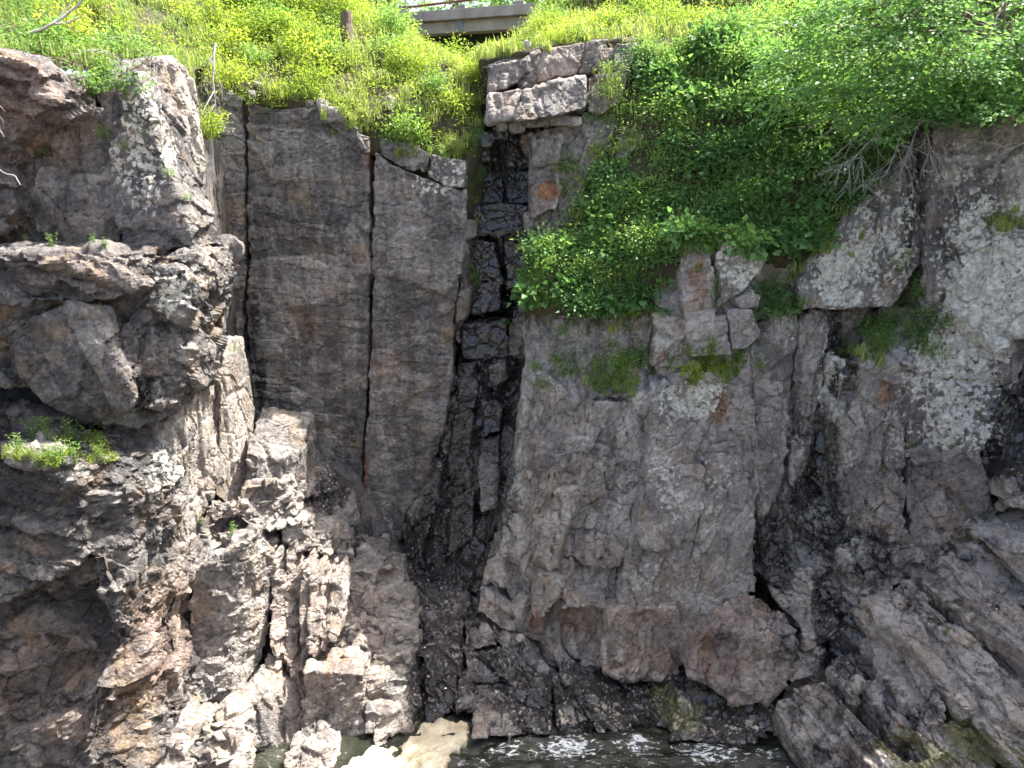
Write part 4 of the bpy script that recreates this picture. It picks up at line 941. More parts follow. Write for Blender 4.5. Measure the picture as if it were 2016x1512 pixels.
def make_fern(seed, nf=11, Lf=.7):
    rng = np.random.default_rng(seed)
    paths = []; P_ = []; D_ = []; T_ = []; Ls = []
    for s in range(nf):
        az = s * 2 * math.pi / nf + rng.normal(0, .3); l = Lf * rng.uniform(.7, 1.1)
        c, sn = math.cos(az), math.sin(az)
        pts = [Vector((c * l * t * .85, sn * l * t * .85, l * (.95 * t - .75 * t * t))) for t in np.linspace(0, 1, 7)]
        paths.append((pts, [.006, .005, .005, .004, .003, .002, .002]))
        for k in range(26):
            t = .15 + .85 * k / 26; p = Vector((c * l * t * .85, sn * l * t * .85, l * (.95 * t - .75 * t * t)))
            sg = 1 if k % 2 else -1
            P_.append(tuple(p)); D_.append((-sn * sg + .5 * c, c * sg + .5 * sn, rng.normal(-.1, .1))); T_.append(rng.uniform(.2, .8)); Ls.append(.16 * (1 - t) + .035)
    n = len(P_)
    me = leaves_mesh('foliage', np.array(P_, np.float32), np.array(D_, np.float32), np.array(Ls, np.float32), np.array(Ls, np.float32) * .32, np.array(T_, np.float32), rng)
    v, q = tube_arrays(paths, 3)
    return me, mesh_from('stem', v, q, {}, True)

def blades(name, bases, L, lean, mat, rng, width=.012):
    n = len(bases)
    az = rng.uniform(0, 2 * math.pi, n)
    d = np.stack([np.cos(az), np.sin(az), np.zeros(n)], 1)
    side = np.stack([-np.sin(az + rng.normal(0, .8, n)), np.cos(az), np.zeros(n)], 1)
    L = L[:, None]; lean = lean[:, None]
    w = width
    up = np.array([0, 0, 1.0])
    m1 = bases + up * L * .55 + d * L * lean * .25
    m2 = bases + up * L * (.92 - .35 * lean) + d * L * lean * .85
    v = np.empty((n, 5, 3), np.float32)
    v[:, 0] = bases - side * w; v[:, 1] = bases + side * w
    v[:, 2] = m1 + side * w * .8; v[:, 3] = m1 - side * w * .8; v[:, 4] = m2
    idx = np.arange(n * 5).reshape(n, 5)
    tri = np.concatenate([idx[:, [0, 1, 2]], idx[:, [0, 2, 3]], idx[:, [3, 2, 4]]])
    return mesh_from(name, v.reshape(-1, 3), tri, {'tone': np.repeat(rng.uniform(0, 1, n), 5)})
def make_tuft(seed, nb=70, R=.12, L0=.42, lean=.7):
    rng = np.random.default_rng(seed)
    a = rng.uniform(0, 6.283, nb); r = R * np.sqrt(rng.uniform(0, 1, nb))
    bases = np.stack([r * np.cos(a), r * np.sin(a), np.full(nb, -.04)], 1)
    return blades('blades', bases, rng.uniform(.5, 1.15, nb) * L0, rng.uniform(.1, 1, nb) * lean, None, rng)

bpy.context.view_layer.update()
DG = bpy.context.evaluated_depsgraph_get()
def cast(o, d, dist=100):
    hit, loc, nrm, _, ob, _ = scn.ray_cast(DG, o, d, distance=dist)
    return (loc, nrm, ob) if hit else None
def pixcast(px, py):
    return cast(Vector((0, 0, CAM_H)), ray(px, py).normalized())
def sample_hill(key, n, rng, bias=0.0):
    """points on a hillside; bias > 0 gathers them at the near, lower edge."""
    pts, tris = HS[key]
    ar = np.array([((pts[b_] - pts[a]).cross(pts[c] - pts[a])).length for a, b_, c in tris]); ar /= ar.sum()
    out = []
    while len(out) < n:
        t = tris[rng.choice(len(tris), p=ar)]
        u, v = rng.uniform(), rng.uniform()
        if u + v > 1: u, v = 1 - u, 1 - v
        p = pts[t[0]] + (pts[t[1]] - pts[t[0]]) * u + (pts[t[2]] - pts[t[0]]) * v
        if p.x < -p.y * .74 - 1 or p.x > p.y * .74 + 1: continue
        if bias and rng.uniform() < bias * (p.y - 17) / 10: continue
        h = cast(p + Vector((0, 0, 1.2)), Vector((0, 0, -1)), 3)
        if h and h[1].z > .1: out.append(h[0])
    return out
def place(name, meshes, mats, loc, scale, rz, label, cat, group, tilt=(0, 0)):
    r = empty(name, loc)
    r.rotation_euler = (tilt[0], tilt[1], rz)
    r.scale = (scale, scale, scale * random.uniform(.85, 1.15))
    for nm, me, mt in zip(('foliage', 'stem'), meshes, mats):
        if not me.materials: me.materials.append(mt)
        c = bpy.data.objects.new(nm, me); COL.objects.link(c); c.parent = r
    return tag(r, label, cat, group)

def variants(maker, seeds, mat, **kw):
    out = []
    for s in seeds:
        a, b_ = maker(s, **kw); a.materials.append(mat); b_.materials.append(STEM); out.append((a, b_))
    return out
BUSH_Y = variants(make_bush, (1, 2, 3, 4), LEAF_YEL, R=.55, H=.8, per=46, L=.085, W=.05)
BUSH_M = variants(make_bush, (5, 6, 7, 8), LEAF_MID, R=.5, H=.7, per=46, L=.085, W=.052)
BUSH_D = variants(make_bush, (9, 10, 11), LEAF_DARK, R=.5, H=.6, per=40, L=.11, W=.075, spread=.17)
HERB_Y = variants(make_herb, (21, 22, 23), LEAF_YEL, H=.75)
HERB_M = variants(make_herb, (24, 25, 26), LEAF_MID, H=.75)
SPRIG = variants(make_herb, (27, 28), LEAF_MID, R=.12, H=.42, ns=5, per=16, L=.07, W=.022)
LOW = variants(make_bush, (31, 32, 33), LEAF_MID, R=.26, H=.28, ns=9, per=26, L=.06, W=.04, spread=.08)
LOWY = variants(make_bush, (34, 35), LEAF_YEL, R=.26, H=.28, ns=9, per=26, L=.06, W=.04, spread=.08)
FERN = variants(make_fern, (41, 42), LEAF_MID)
TUFT = [make_tuft(s) for s in (51, 52, 53)]
for t_ in TUFT: t_.materials.append(GRASS)
MAPLE = variants(make_bush, (61, 62), LEAF_DARK, R=.42, H=.4, ns=12, per=20, L=.17, W=.15, spread=.14, droop=.6)

rng = np.random.default_rng(99)
def project(p):
    d = p - Vector((0, 0, CAM_H)); f_ = d.y * CP - d.z * SP; u = d.y * SP + d.z * CP
    return 1008 + FPX * d.x / f_, 756 - FPX * u / f_
SPOTS = {
 'M': [((684, 80), 'beside the broken stump'), ((625, 200), 'above the stones on the wide back panel'), ((840, 290), 'above the split back panel'), ((920, 140), 'on the saddle under the bridge'), ((440, 130), 'beside the hanging dead branch'), ((540, 20), 'high on the slope left bare of stones'), ((767, 200), 'near the pale angular stone')],
 'L': [((30, 110), 'above the reddish overhang'), ((180, 170), 'in the hollow behind the buttress'), ((120, 60), 'beside the thick curved dead branch'), ((330, 110), 'behind the top of the sunlit buttress')],
 'R': [((1260, 250), 'beside the lichen spotted fin'), ((1375, 480), 'above the orange stained block'), ((1080, 540), 'at the damp rim of the gully'), ((1650, 430), 'at the edge of the lichen panel'), ((1750, 200), 'under the overhanging tree'), ((1230, 170), 'beside the crest blocks'), ((1250, 590), 'at the foot of the steep slope'), ((1450, 300), 'on the open middle of the steep slope'), ((1160, 420), 'beside the rusty block of the gully')],
 'T': [((1180, 70), 'behind the cliff crest blocks'), ((1030, 60), 'beside the bridge'), ((1420, 60), 'uphill of the steep slope'), ((1700, 30), 'behind the overhanging tree')],
 'E': [((1950, 180), 'at the trunk of the overhanging tree'), ((1830, 220), 'above the dark cleft between lichen walls')]}
def scatter(key, n, choices, bias=0.0):
    for p in sample_hill(key, n, rng, bias):
        name, vs, sc, look, cat = choices[int(rng.integers(len(choices)))]
        tx, ty = project(p + Vector((0, 0, .75 * sc)))
        if 795 < tx < 1055 and ty < 92: continue
        bx, by = project(p)
        if key == 'R' and ((bx < 1165 and by < 440) or (bx < 1250 and by < 235) or (1195 < bx < 1300 and 190 < by < 330)): continue
        ms = vs[int(rng.integers(len(vs)))]
        k = rng.uniform(.75, 1.3)
        size = 'small ' if k < .9 else ('large ' if k > 1.15 else '')
        px, py = project(p)
        where = min(SPOTS[key], key=lambda s: (s[0][0] - px) ** 2 + (s[0][1] - py) ** 2)[1]
        label = size + look + ' ' + where
        place(name, ms, (None, None), p - Vector((0, 0, .05)), sc * k, rng.uniform(0, 6.28), label, cat, label.replace(' ' + cat + ' ', ' ' + cat + 's ', 1), (rng.normal(0, .12), rng.normal(0, .12)))
scatter('M', 125, [('leafy_shrub', BUSH_Y, 1.1, 'bright yellow green leafy shrub', 'shrub'), ('leafy_shrub', BUSH_Y, .85, 'bright yellow green leafy shrub', 'shrub'),
    ('leafy_shrub', BUSH_M, 1.05, 'mid green leafy shrub', 'shrub'), ('tall_weed', HERB_Y, 1.05, 'upright narrow leaved yellow green weed', 'weed')], .3)
scatter('L', 56, [('leafy_shrub', BUSH_M, .9, 'mid green leafy shrub', 'shrub'), ('leafy_shrub', BUSH_Y, .8, 'yellow green leafy shrub', 'shrub'), ('tall_weed', HERB_M, .9, 'upright narrow leaved green weed', 'weed')])
scatter('R', 250, [('leafy_shrub', BUSH_M, .85, 'mid green leafy shrub', 'shrub'), ('broadleaf_shrub', BUSH_D, .9, 'broad leaved shrub', 'shrub'), ('broadleaf_shrub', MAPLE, .9, 'big leaved low shrub', 'shrub'),
    ('leafy_shrub', BUSH_M, .7, 'mid green leafy shrub', 'shrub'), ('tall_weed', HERB_M, .8, 'upright narrow leaved weed', 'weed'), ('fern', FERN, .9, 'arching green fern', 'fern')])
scatter('T', 90, [('leafy_shrub', BUSH_Y, .8, 'yellow green leafy shrub', 'shrub'), ('leafy_shrub', BUSH_M, .8, 'mid green leafy shrub', 'shrub'), ('tall_weed', HERB_Y, .9, 'upright narrow leaved weed', 'weed')], .2)
scatter('E', 34, [('broadleaf_shrub', BUSH_D, 1.1, 'broad leaved shrub', 'shrub'), ('leafy_shrub', BUSH_M, 1.0, 'mid green leafy shrub', 'shrub')])

# ground cover that nobody could count
def ground_cover(key, n, mat, label, L=.08):
    ps = sample_hill(key, n // 24, rng)
    c = np.array([tuple(p) for p in ps], np.float32)
    k = 24
    pos = np.repeat(c, k, 0) + rng.normal(0, 1, (len(c) * k, 3)) * np.array([.22, .22, .06])
    pos[:, 2] += rng.uniform(0, .3, len(pos))
    d = rng.normal(0, 1, (len(pos), 3)) * np.array([1, 1, .35])
    me = leaves_mesh('ground_cover', pos.astype(np.float32), d, rng.uniform(.6, 1.2, len(pos)) * L, rng.uniform(.6, 1.1, len(pos)) * L * .6, np.clip(np.repeat(rng.uniform(0, 1, len(c)), k) * .5 + rng.uniform(0, .5, len(pos)), 0, 1), rng)
    o = link('ground_cover', me, None, mat)
    tag(o, label, 'ground cover', kind='stuff')
def grass(key, n, mat, label, L0=.4, bias=0.0, name='grass'):
    ps = sample_hill(key, n // 40, rng, bias)
    c = np.array([tuple(p) for p in ps], np.float32)
    k = 40
    bases = np.repeat(c, k, 0) + rng.normal(0, 1, (len(c) * k, 3)) * np.array([.14, .14, .02])
    me = blades(name, bases.astype(np.float32), rng.uniform(.4, 1.2, len(bases)) * L0, rng.uniform(.1, 1, len(bases)) * .7, None, rng)
    tag(link(name, me, None, mat), label, 'grass', kind='stuff')
ground_cover('M', 26000, LEAF_YEL, 'low yellow green leaves covering the slope below the bridge')
ground_cover('L', 14000, LEAF_MID, 'low green leaves covering the bank above the buttress')
ground_cover('R', 40000, LEAF_MID, 'low green leaves covering the steep slope above the grey cliff')
ground_cover('T', 14000, LEAF_YEL, 'low yellow green leaves covering the bank above the crest blocks')
ground_cover('E', 5000, LEAF_DARK, 'low dark leaves below the overhanging tree', .1)
grass('M', 16000, GRASS, 'green grass along the slope below the bridge', .42)
grass('L', 12000, GRASS, 'green grass on the bank above the buttress', .40)
grass('T', 12000, GRASS, 'tall green grass above the crest blocks', .5)
grass('R', 12000, GRASS, 'green grass hanging on the steep slope', .32)

# tufts and plants rooted on the rock, found by casting a line at the ledge that carries them
def ledge_plant(px, py, vs, sc, name, label, cat, group=None):
    h = pixcast(px, py)
    if not h: return None
    loc, n, ob = h
    if ob.name.startswith(('foliage', 'stem', 'grass', 'ground_cover')): return None
    p = loc - n * .04
    ms = vs[int(rng.integers(len(vs)))]
    tl = (math.radians(16) * -min(0, n.y), 0)
    return place(name, ms, (None, None), p, sc, rng.uniform(0, 6.28), label, cat, group, tl)
def tufts(px, py, n, spx, spy, sc, label, group):
    for _ in range(n):
        h = pixcast(px + rng.normal(0, spx), py + rng.normal(0, spy))
        if not h or h[2].name.startswith(('foliage', 'stem', 'grass', 'ground_cover', 'blades')): continue
        o = link('grass_tuft', TUFT[int(rng.integers(3))]); o.location = h[0] - h[1] * .03
        o.rotation_euler = (rng.normal(.25, .15), rng.normal(0, .15), rng.uniform(0, 6.28)); s = sc * rng.uniform(.7, 1.3); o.scale = (s, s, s)
        tag(o, label, 'grass tuft', group)
def patch(px, py, n, spx, spy, vs, sc, name, label, cat, group):
    for _ in range(n):
        k = rng.uniform(.7, 1.3)
        sz = 'small ' if k < .88 else ('large ' if k > 1.14 else '')
        lb = sz + label
        if vs is MAPLE: lb = lb.replace('low leafy', 'low big leaved')
        if vs is LOWY: lb = lb.replace('low leafy', 'low yellow green')
        ledge_plant(px + rng.normal(0, spx), py + rng.normal(0, spy), vs, sc * k, name, lb, cat, lb.replace(' weed ', ' weeds ', 1))
G = 'weeds on the shelf of the grey cliff'
patch(1210,740,16,55,18, LOW, 1.0, 'low_weed', 'low leafy weed on the narrow shelf of the grey cliff', 'weed', G)
patch(1235,735,9,40,14, SPRIG, 1.1, 'weed_sprig', 'thin upright weed on the narrow shelf of the grey cliff', 'weed', 'thin weeds on the shelf of the grey cliff')
patch(1400,720,14,40,14, LOWY, 1.0, 'low_weed', 'low yellow green weed above the lichen topped grey panel', 'weed', 'weeds above the lichen topped panel')
patch(1440,710,8,28,14, SPRIG, 1.2, 'weed_sprig', 'thin upright weed above the lichen topped grey panel', 'weed', 'thin weeds above the lichen topped panel')
patch(1095,720,6,25,14, LOW, .7, 'low_weed', 'low leafy weed where the shelf meets the wet gully', 'weed', 'weeds where shelf meets gully')
patch(1770,665,12,45,22, HERB_M, .75, 'tall_weed', 'upright green weed on the ledge between the two lichen walls', 'weed', 'upright weeds between the lichen walls')
patch(1790,650,12,50,26, LOW, 1.0, 'low_weed', 'low leafy weed on the ledge between the two lichen walls', 'weed', 'low weeds between the lichen walls')
patch(1800,545,6,16,30, LOW, .9, 'low_weed', 'low dark weed in the cleft beside the tall lichen wall', 'weed', 'weeds in the cleft beside the lichen wall')
patch(1520,575,6,22,16, LOW, .9, 'low_weed', 'low leafy weed beside the lichen spotted black block', 'weed', 'weeds beside the lichen spotted block')
patch(1400,590,5,8,40, SPRIG, .8, 'weed_sprig', 'thin weed in the crack beside the orange stained block', 'weed', 'weeds beside the orange stained block')
patch(1490,640,4,10,14, SPRIG, .9, 'weed_sprig', 'thin weed in the crack under the lichen spotted block', 'weed', 'weeds under the lichen spotted block')
patch(1070,520,16,30,40, LOW, 1.05, 'low_weed', 'low leafy weed at the damp rim of the gully', 'weed', 'weeds at the damp rim of the gully')
patch(1110,350,5,14,22, LOW, .9, 'low_weed', 'low leafy weed below the cliff crest blocks', 'weed', 'weeds below the crest blocks')
patch(1175,235,5,25,8, LOW, .9, 'low_weed', 'low leafy weed at the foot of the cliff crest blocks', 'weed', 'weeds at the foot of the crest blocks')
patch(940,420,10,14,70, SPRIG, .7, 'weed_sprig', 'thin weed growing in the black wet gully', 'weed', 'weeds in the wet gully')
patch(945,540,5,14,14, LOW, .55, 'low_weed', 'small leafy weed growing in the black wet gully', 'weed', 'leafy weeds in the wet gully')
patch(990,350,3,8,14, SPRIG, .8, 'weed_sprig', 'thin weed growing in the black wet gully', 'weed', 'weeds in the wet gully')
patch(80,880,18,60,20, SPRIG, 1.0, 'weed_sprig', 'thin yellow green weed on the broken ledge of the left cliff', 'weed', 'weeds on the broken left ledge')
patch(150,900,10,60,16, LOWY, .6, 'low_weed', 'low yellow green weed on the broken ledge of the left cliff', 'weed', 'low weeds on the broken left ledge')
patch(150,480,8,70,6, SPRIG, .6, 'weed_sprig', 'thin weed on the long flat shelf below the left recess', 'weed', 'weeds on the long left shelf')
patch(180,180,10,40,16, LOW, 1.0, 'low_weed', 'low leafy weed in the hollow behind the buttress top', 'weed', 'weeds in the hollow behind the buttress')
for a in [(208,270,LOW,.7),(250,290,LOW,.55),(330,345,LOW,.45),(290,265,LOW,.4),(390,340,LOW,.4),(365,390,LOW,.4),(395,1030,HERB_M,.55),(450,1055,SPRIG,.9),(22,440,HERB_M,.5),(460,690,LOW,.4),
          (200,610,SPRIG,.4),(445,580,SPRIG,.4)]:
    ledge_plant(a[0], a[1], a[2], a[3], 'rock_weed', 'small green weed rooted in a crack of the left cliff', 'weed', 'weeds rooted in the left cliff')
for a in [(1375,1040,SPRIG,.5),(1395,830,LOW,.4),(1790,910,SPRIG,.7),(1795,870,LOW,.35),(1865,1245,LOW,.3),(1210,855,LOW,.3),(1265,860,SPRIG,.3),(1345,650,SPRIG,.6),(1880,870,LOW,.35)]:
    ledge_plant(a[0], a[1], a[2], a[3], 'rock_weed', 'small green weed rooted in a crack of the grey cliff', 'weed', 'weeds rooted in the grey cliff')
for px in range(800, 925, 14):
    ledge_plant(px + random.uniform(-6, 6), 300 + (px - 800) * .12 + random.uniform(-8, 6), SPRIG, random.uniform(.8, 1.3), 'weed_sprig', 'upright weed along the top of the split back panel', 'weed', 'weeds along the top of the back panel')
tufts(860,305,10,40,6,.9,'grass tuft on top of the split back panel','grass on the back panel')
tufts(1070,560,16,25,30,1.0,'grass tuft hanging at the damp rim of the gully','grass at the rim of the gully')
tufts(1240,560,18,50,40,.9,'grass tuft hanging from the lower end of the steep slope','grass at the lower end of the slope')
tufts(1230,755,12,50,12,.8,'grass tuft on the narrow shelf of the grey cliff','grass on the shelf of the grey cliff')
tufts(1400,735,8,40,8,.8,'grass tuft above the lichen topped grey panel','grass above the lichen topped panel')
tufts(1710,700,10,30,10,.8,'grass tuft on the ledge between the two lichen walls','grass between the lichen walls')
tufts(1545,595,6,18,10,.7,'dry grass tuft beside the lichen spotted black block','grass beside the lichen spotted block')
tufts(90,895,14,70,14,.55,'grass tuft on the broken ledge of the left cliff','grass on the broken left ledge')
tufts(700,245,14,28,14,1.0,'grass tuft spilling over the top of the wide back panel','grass over the wide back panel')
tufts(1990,440,14,30,10,.7,'grass tuft growing on the face of the tall lichen wall','grass on the tall lichen wall')
tufts(960,95,20,40,10,1.2,'tall grass tuft on the saddle below the bridge','tall grass on the saddle below the bridge')
tufts(1080,75,16,50,8,1.1,'straw tipped grass tuft on the crest blocks','grass on the crest blocks')

E1 = 'low leafy weed hanging over the lower edge of the steep slope'
for px in range(1050, 1300, 16):
    patch(px, 606, 1, 8, 12, (LOW, MAPLE, LOWY)[px % 3], 1.05, 'low_weed', E1, 'weed', 'weeds over the lower slope edge')
for px in range(1340, 1660, 20):
    patch(px, 482 if px < 1560 else 482 - (px - 1560) * .35, 2, 8, 14, (LOW, MAPLE, LOWY)[px % 3], 1.0, 'low_weed', 'low leafy weed above the ' + ('orange stained block' if px < 1410 else 'lichen spotted block' if px < 1540 else 'lichen panel'), 'weed', 'weeds above the lichen spotted block')
for px in range(480, 730, 15):
    patch(px, 196 + max(0, px - 640) * .55, 1, 6, 8, (LOWY, SPRIG)[px % 2], .8, 'low_weed', 'low yellow green weed on the top edge of the wide back panel', 'weed', 'weeds on the wide panel edge')
patch(935, 250, 14, 12, 40, HERB_M, .6, 'tall_weed', 'upright green weed at the top of the wet gully', 'weed', 'weeds at the top of the gully')
patch(940, 330, 6, 8, 40, LOW, .6, 'low_weed', 'low leafy weed on the shady side of the gully top', 'weed', 'low weeds at the gully top')
patch(1190, 640, 14, 70, 30, LOW, .7, 'low_weed', 'low leafy weed on the bare wall under the steep slope', 'weed', 'weeds on the bare wall under the slope')
patch(1180, 660, 8, 60, 30, SPRIG, .9, 'weed_sprig', 'thin upright weed on the bare wall under the steep slope', 'weed', 'thin weeds on the bare wall under the slope')
tufts(1150, 590, 18, 60, 16, .9, 'grass tuft hanging from the lower end of the steep slope', 'grass at the lower end of the slope')
tufts(1620, 490, 10, 40, 14, .8, 'grass tuft at the upper edge of the lichen panel', 'grass at the lichen panel edge')

# ------------------------------------------------------------------ overhanging tree
def bez(a, b_, c, n):
    return [a.lerp(b_, t).lerp(b_.lerp(c, t), t) for t in np.linspace(0, 1, n)]
def build_tree(name, base, top, r0, boughs, label, leafmat, nleaf, L, W, size=(.75, .75, .30), seed=3, bark=BARK, group=None):
    rg = np.random.default_rng(seed)
    root_ = empty(name, base)
    trunk = bez(base + Vector((0, 0, -.4)), (base + top) * .5 + Vector((rg.normal(0, .2), rg.normal(0, .2), 0)), top, 10)
    off = lambda pts: [p - base for p in pts]
    tubes('trunk', [(off(trunk), list(np.linspace(r0, r0 * .35, 10)))], bark, root_, 10)
    P_ = []; D_ = []; T_ = []
    for tip, t0 in boughs:
        s = trunk[min(9, max(0, int(t0 * 9)))]
        mid = (s + tip) * .5 + Vector((0, 0, .5 + rg.uniform(0, .4)))
        path = bez(s, mid, tip, 9)
        paths = [(off(path), list(np.linspace(r0 * .28, .008, 9)))]
        dirh = (tip - s); dirh.z = 0
        dirh = dirh.normalized() if dirh.length > .1 else Vector((1, 0, 0))
        for k in range(9):
            q0 = path[int(rg.integers(4, 9))]
            e = Vector(rg.normal(0, 1, 3) * np.array(size)) * .8
            paths.append((off(bez(q0, q0 + e * .5 + Vector((0, 0, .06)), q0 + e, 4)), [.008, .006, .004, .002]))
        tubes('limb', paths, bark, root_, 4)
        n = nleaf
        cl = rg.normal(0, 1, (14, 3)) * np.array(size) * .75
        tn = rg.uniform(0, 1, 14)
        which = rg.integers(0, 14, n)
        o = cl[which] + rg.normal(0, 1, (n, 3)) * np.array([.20, .20, .07])
        back = rg.uniform(0, 1, n) < .25
        bp_ = np.array([tuple(path[int(rg.integers(4, 9))]) for _ in range(n)])
        pos = np.where(back[:, None], bp_ + o * .6, np.array(tuple(tip)) + o)
        pos[:, 2] -= .10 * np.hypot(o[:, 0], o[:, 1])
        P_.append(pos - np.array(tuple(base)))
        D_.append(unit(o + np.array(tuple(dirh)) * .3 + rg.normal(0, .35, (n, 3))) * np.array([1, 1, .35]) + np.array([0, 0, -.22]))
        T_.append(np.clip(tn[which] * .45 + rg.uniform(0, .55, n), 0, 1))
    pos = np.concatenate(P_).astype(np.float32); n = len(pos)
    me = leaves_mesh('crown', pos, np.concatenate(D_).astype(np.float32), rg.uniform(.7, 1.2, n) * L, rg.uniform(.75, 1.15, n) * W, np.concatenate(T_).astype(np.float32), rg)
    link('crown', me, root_, leafmat)
    return tag(root_, label, 'tree', group)
tb = P(1952, 175, 17.6)
tips = [(1560,60,18.2),(1570,140,17.8),(1590,205,17.4),(1640,110,17.2),(1640,30,17.8),(1660,190,16.8),(1700,60,17.0),(1720,150,16.5),(1725,235,16.6),(1780,100,16.3),(1790,30,16.8),(1800,190,16.2),(1850,145,15.9),
        (1870,70,16.2),(1880,215,16.2),(1930,130,15.9),(1960,200,16.0),(2020,100,15.8),(2020,190,15.6),(2080,150,15.5),(2090,60,16),(1740,-20,17),(1850,-20,17),(2060,-20,16),(1620,-20,18)]
build_tree('broadleaf_tree', tb, P(1965, -420, 17.6), .20, [(P(*t), .15 + .5 * random.random()) for t in tips],
           'broad leaved tree overhanging the lichen walls with its trunk on the rim', LEAF_DARK, 470, .13, .09, (.62, .62, .26))
# trees added out of view on the right rim, to shade the gorge foot
for i, (x, y, h) in enumerate([(16.8, 14.5, 6.5), (18.5, 9.5, 7.0), (19.2, 5.0, 7.0), (20.0, 12.5, 8.0), (19.6, 1.0, 7.0)]):
    b0 = Vector((x, y, 15.2))
    rg = np.random.default_rng(200 + i)
    bl = [(b0 + Vector((rg.normal(0, 1.5), rg.normal(0, 1.5), h * rg.uniform(.35, 1.05))), rg.uniform(.3, .9)) for _ in range(16)]
    build_tree('added_rim_tree', b0, b0 + Vector((.3, .2, h)), .18, bl, 'broad leaved tree added out of view on the gorge wall rim for shade', LEAF_DARK, 260, .22, .16, (.9, .9, .5), 300 + i, BARK, 'added shade trees on the gorge wall rim')
# trees beyond the bridge
for i, (px, Y, h) in enumerate([(700, 46, 9), (790, 50, 8), (880, 54, 8), (960, 50, 9), (1050, 47, 9), (1150, 44, 9), (560, 44, 9)]):
    g = P(px, 60, Y); b0 = Vector((g.x, Y, 15.0))
    rg = np.random.default_rng(400 + i)
    bl = [(b0 + Vector((rg.normal(0, 1.8), rg.normal(0, 1.6), h * rg.uniform(.25, 1.05))), rg.uniform(.3, .9)) for _ in range(18)]
    build_tree('far_tree', b0, b0 + Vector((.3, .2, h)), .22, bl, 'green tree growing beyond the bridge fence', LEAF_MID, 240, .26, .2, (1.1, 1.1, .7), 500 + i, BARK, 'trees beyond the bridge')

# ------------------------------------------------------------------ dead wood
def twigs(paths, start, direction, length, rad, depth, rg, grav=-.25, wig=.22, split=3):
    n = 7
    pts = [start]; d = direction.normalized(); step = length / (n - 1)
    for i in range(n - 1):
        d = (d + Vector(rg.normal(0, wig, 3)) + Vector((0, 0, grav * .25))).normalized()
        pts.append(pts[-1] + d * step)
    paths.append((pts, list(np.linspace(rad, max(.003, rad * .4), n))))
    if depth > 0:
        for k in range(split):
            i = int(rg.integers(1, n))
            dd = (pts[min(i, n - 1)] - pts[i - 1]).normalized() + Vector(rg.normal(0, .6, 3))
            twigs(paths, pts[i], dd, length * rg.uniform(.4, .75), max(.003, rad * .55), depth - 1, rg, grav, wig, split)
def dead(name, a, direction, length, rad, depth, seed, label, mat=DEADWOOD, grav=-.25, split=3, wig=.22):
    rg = np.random.default_rng(seed); paths = []
    twigs(paths, Vector((0, 0, 0)), Vector(direction), length, rad, depth, rg, grav, wig, split)
    o = tubes(name, paths, mat, None, 5); o.location = a
    return tag(o, label, 'branch')
dead('dead_branch', P(424, 85, 19.3), (.02, -.35, -1), 1.7, .035, 3, 5, 'bleached dead branch hanging over the top corner of the back wall', grav=-.9, split=3, wig=.14)
dead('dead_branch', P(-40, 100, 13.0), (.8, -.35, -.25), .9, .035, 3, 8, 'bleached branching dead limb over the reddish overhang', grav=-.7, split=4)
dead('dead_branch', P(-30, 305, 12.8), (.8, -.2, -.3), .45, .02, 1, 9, 'short bleached dead stick below the reddish overhang', split=2)
dead('dead_branch', P(58, 66, 15.0), (.9, .25, .22), 1.4, .035, 1, 10, 'thick curved dead branch lying in the grass above the overhang', grav=.6, split=2, wig=.08)
dead('dead_branch', P(205, 165, 14.9), (.75, -.3, .35), 1.0, .014, 2, 12, 'dry brown twigs tangled over the buttress top', BROWNTWIG, .1, 4)
dead('dead_branch', P(160, 100, 15.2), (.8, -.1, -.2), .8, .010, 2, 13, 'thin grey dry twig in the grass behind the buttress', split=3)
for i, (px, py, Y, d, L_) in enumerate([(1800,225,16.6,(-.8,-.3,-.35),1.7),(1790,232,16.5,(-.6,-.4,-.55),1.3),(1815,228,16.5,(-.35,-.4,-.8),1.2),(1780,225,16.7,(-.95,-.15,-.15),1.8),(1825,235,16.4,(-.1,-.3,-.9),1.0)]):
    dead('dead_branch', P(px, py, Y), d, L_, .014, 2, 20 + i, ['long grey dead spray reaching left below the overhanging tree', 'grey dead spray drooping below the overhanging tree', 'short grey dead spray over the lichen panel edge', 'nearly level grey dead spray below the overhanging tree', 'grey dead spray hanging straight down by the dark cleft'][i], grav=-.35, split=5, wig=.12)
dead('dead_branch', P(2060, 255, 15.3), (-.7, -.2, -.45), 1.2, .012, 2, 31, 'grey dead spray against the upper part of the tall lichen wall', split=5, wig=.12)

# stump
st_b = pixcast(684, 84)
sb = st_b[0] if st_b else P(684, 84, 24)
sb = P(684, 86, sb.y)
rt = empty('tree_stump', sb)
rg = np.random.default_rng(6)
bm = bmesh.new(); rings = []
for k, (z, r) in enumerate([(-.3, .30), (0, .23), (.3, .19), (.5, .17), (.66, .15)]):
    rings.append([bm.verts.new((math.cos(a) * r * (1 + rg.normal(0, .06)), math.sin(a) * r * (1 + rg.normal(0, .06)), z + (rg.uniform(-.16, .2) if k == 4 else 0))) for a in np.linspace(0, 2 * math.pi, 15)[:-1]])
for k in range(4):
    for i in range(14):
        j = (i + 1) % 14; bm.faces.new((rings[k][i], rings[k][j], rings[k + 1][j], rings[k + 1][i]))
bm.faces.new(rings[4])
me = bpy.data.meshes.new('stump'); bm.to_mesh(me); bm.free()
link('trunk', me, rt, BROWNTWIG)
tag(rt, 'broken grey tree stump standing among the shrubs below the bridge', 'stump')

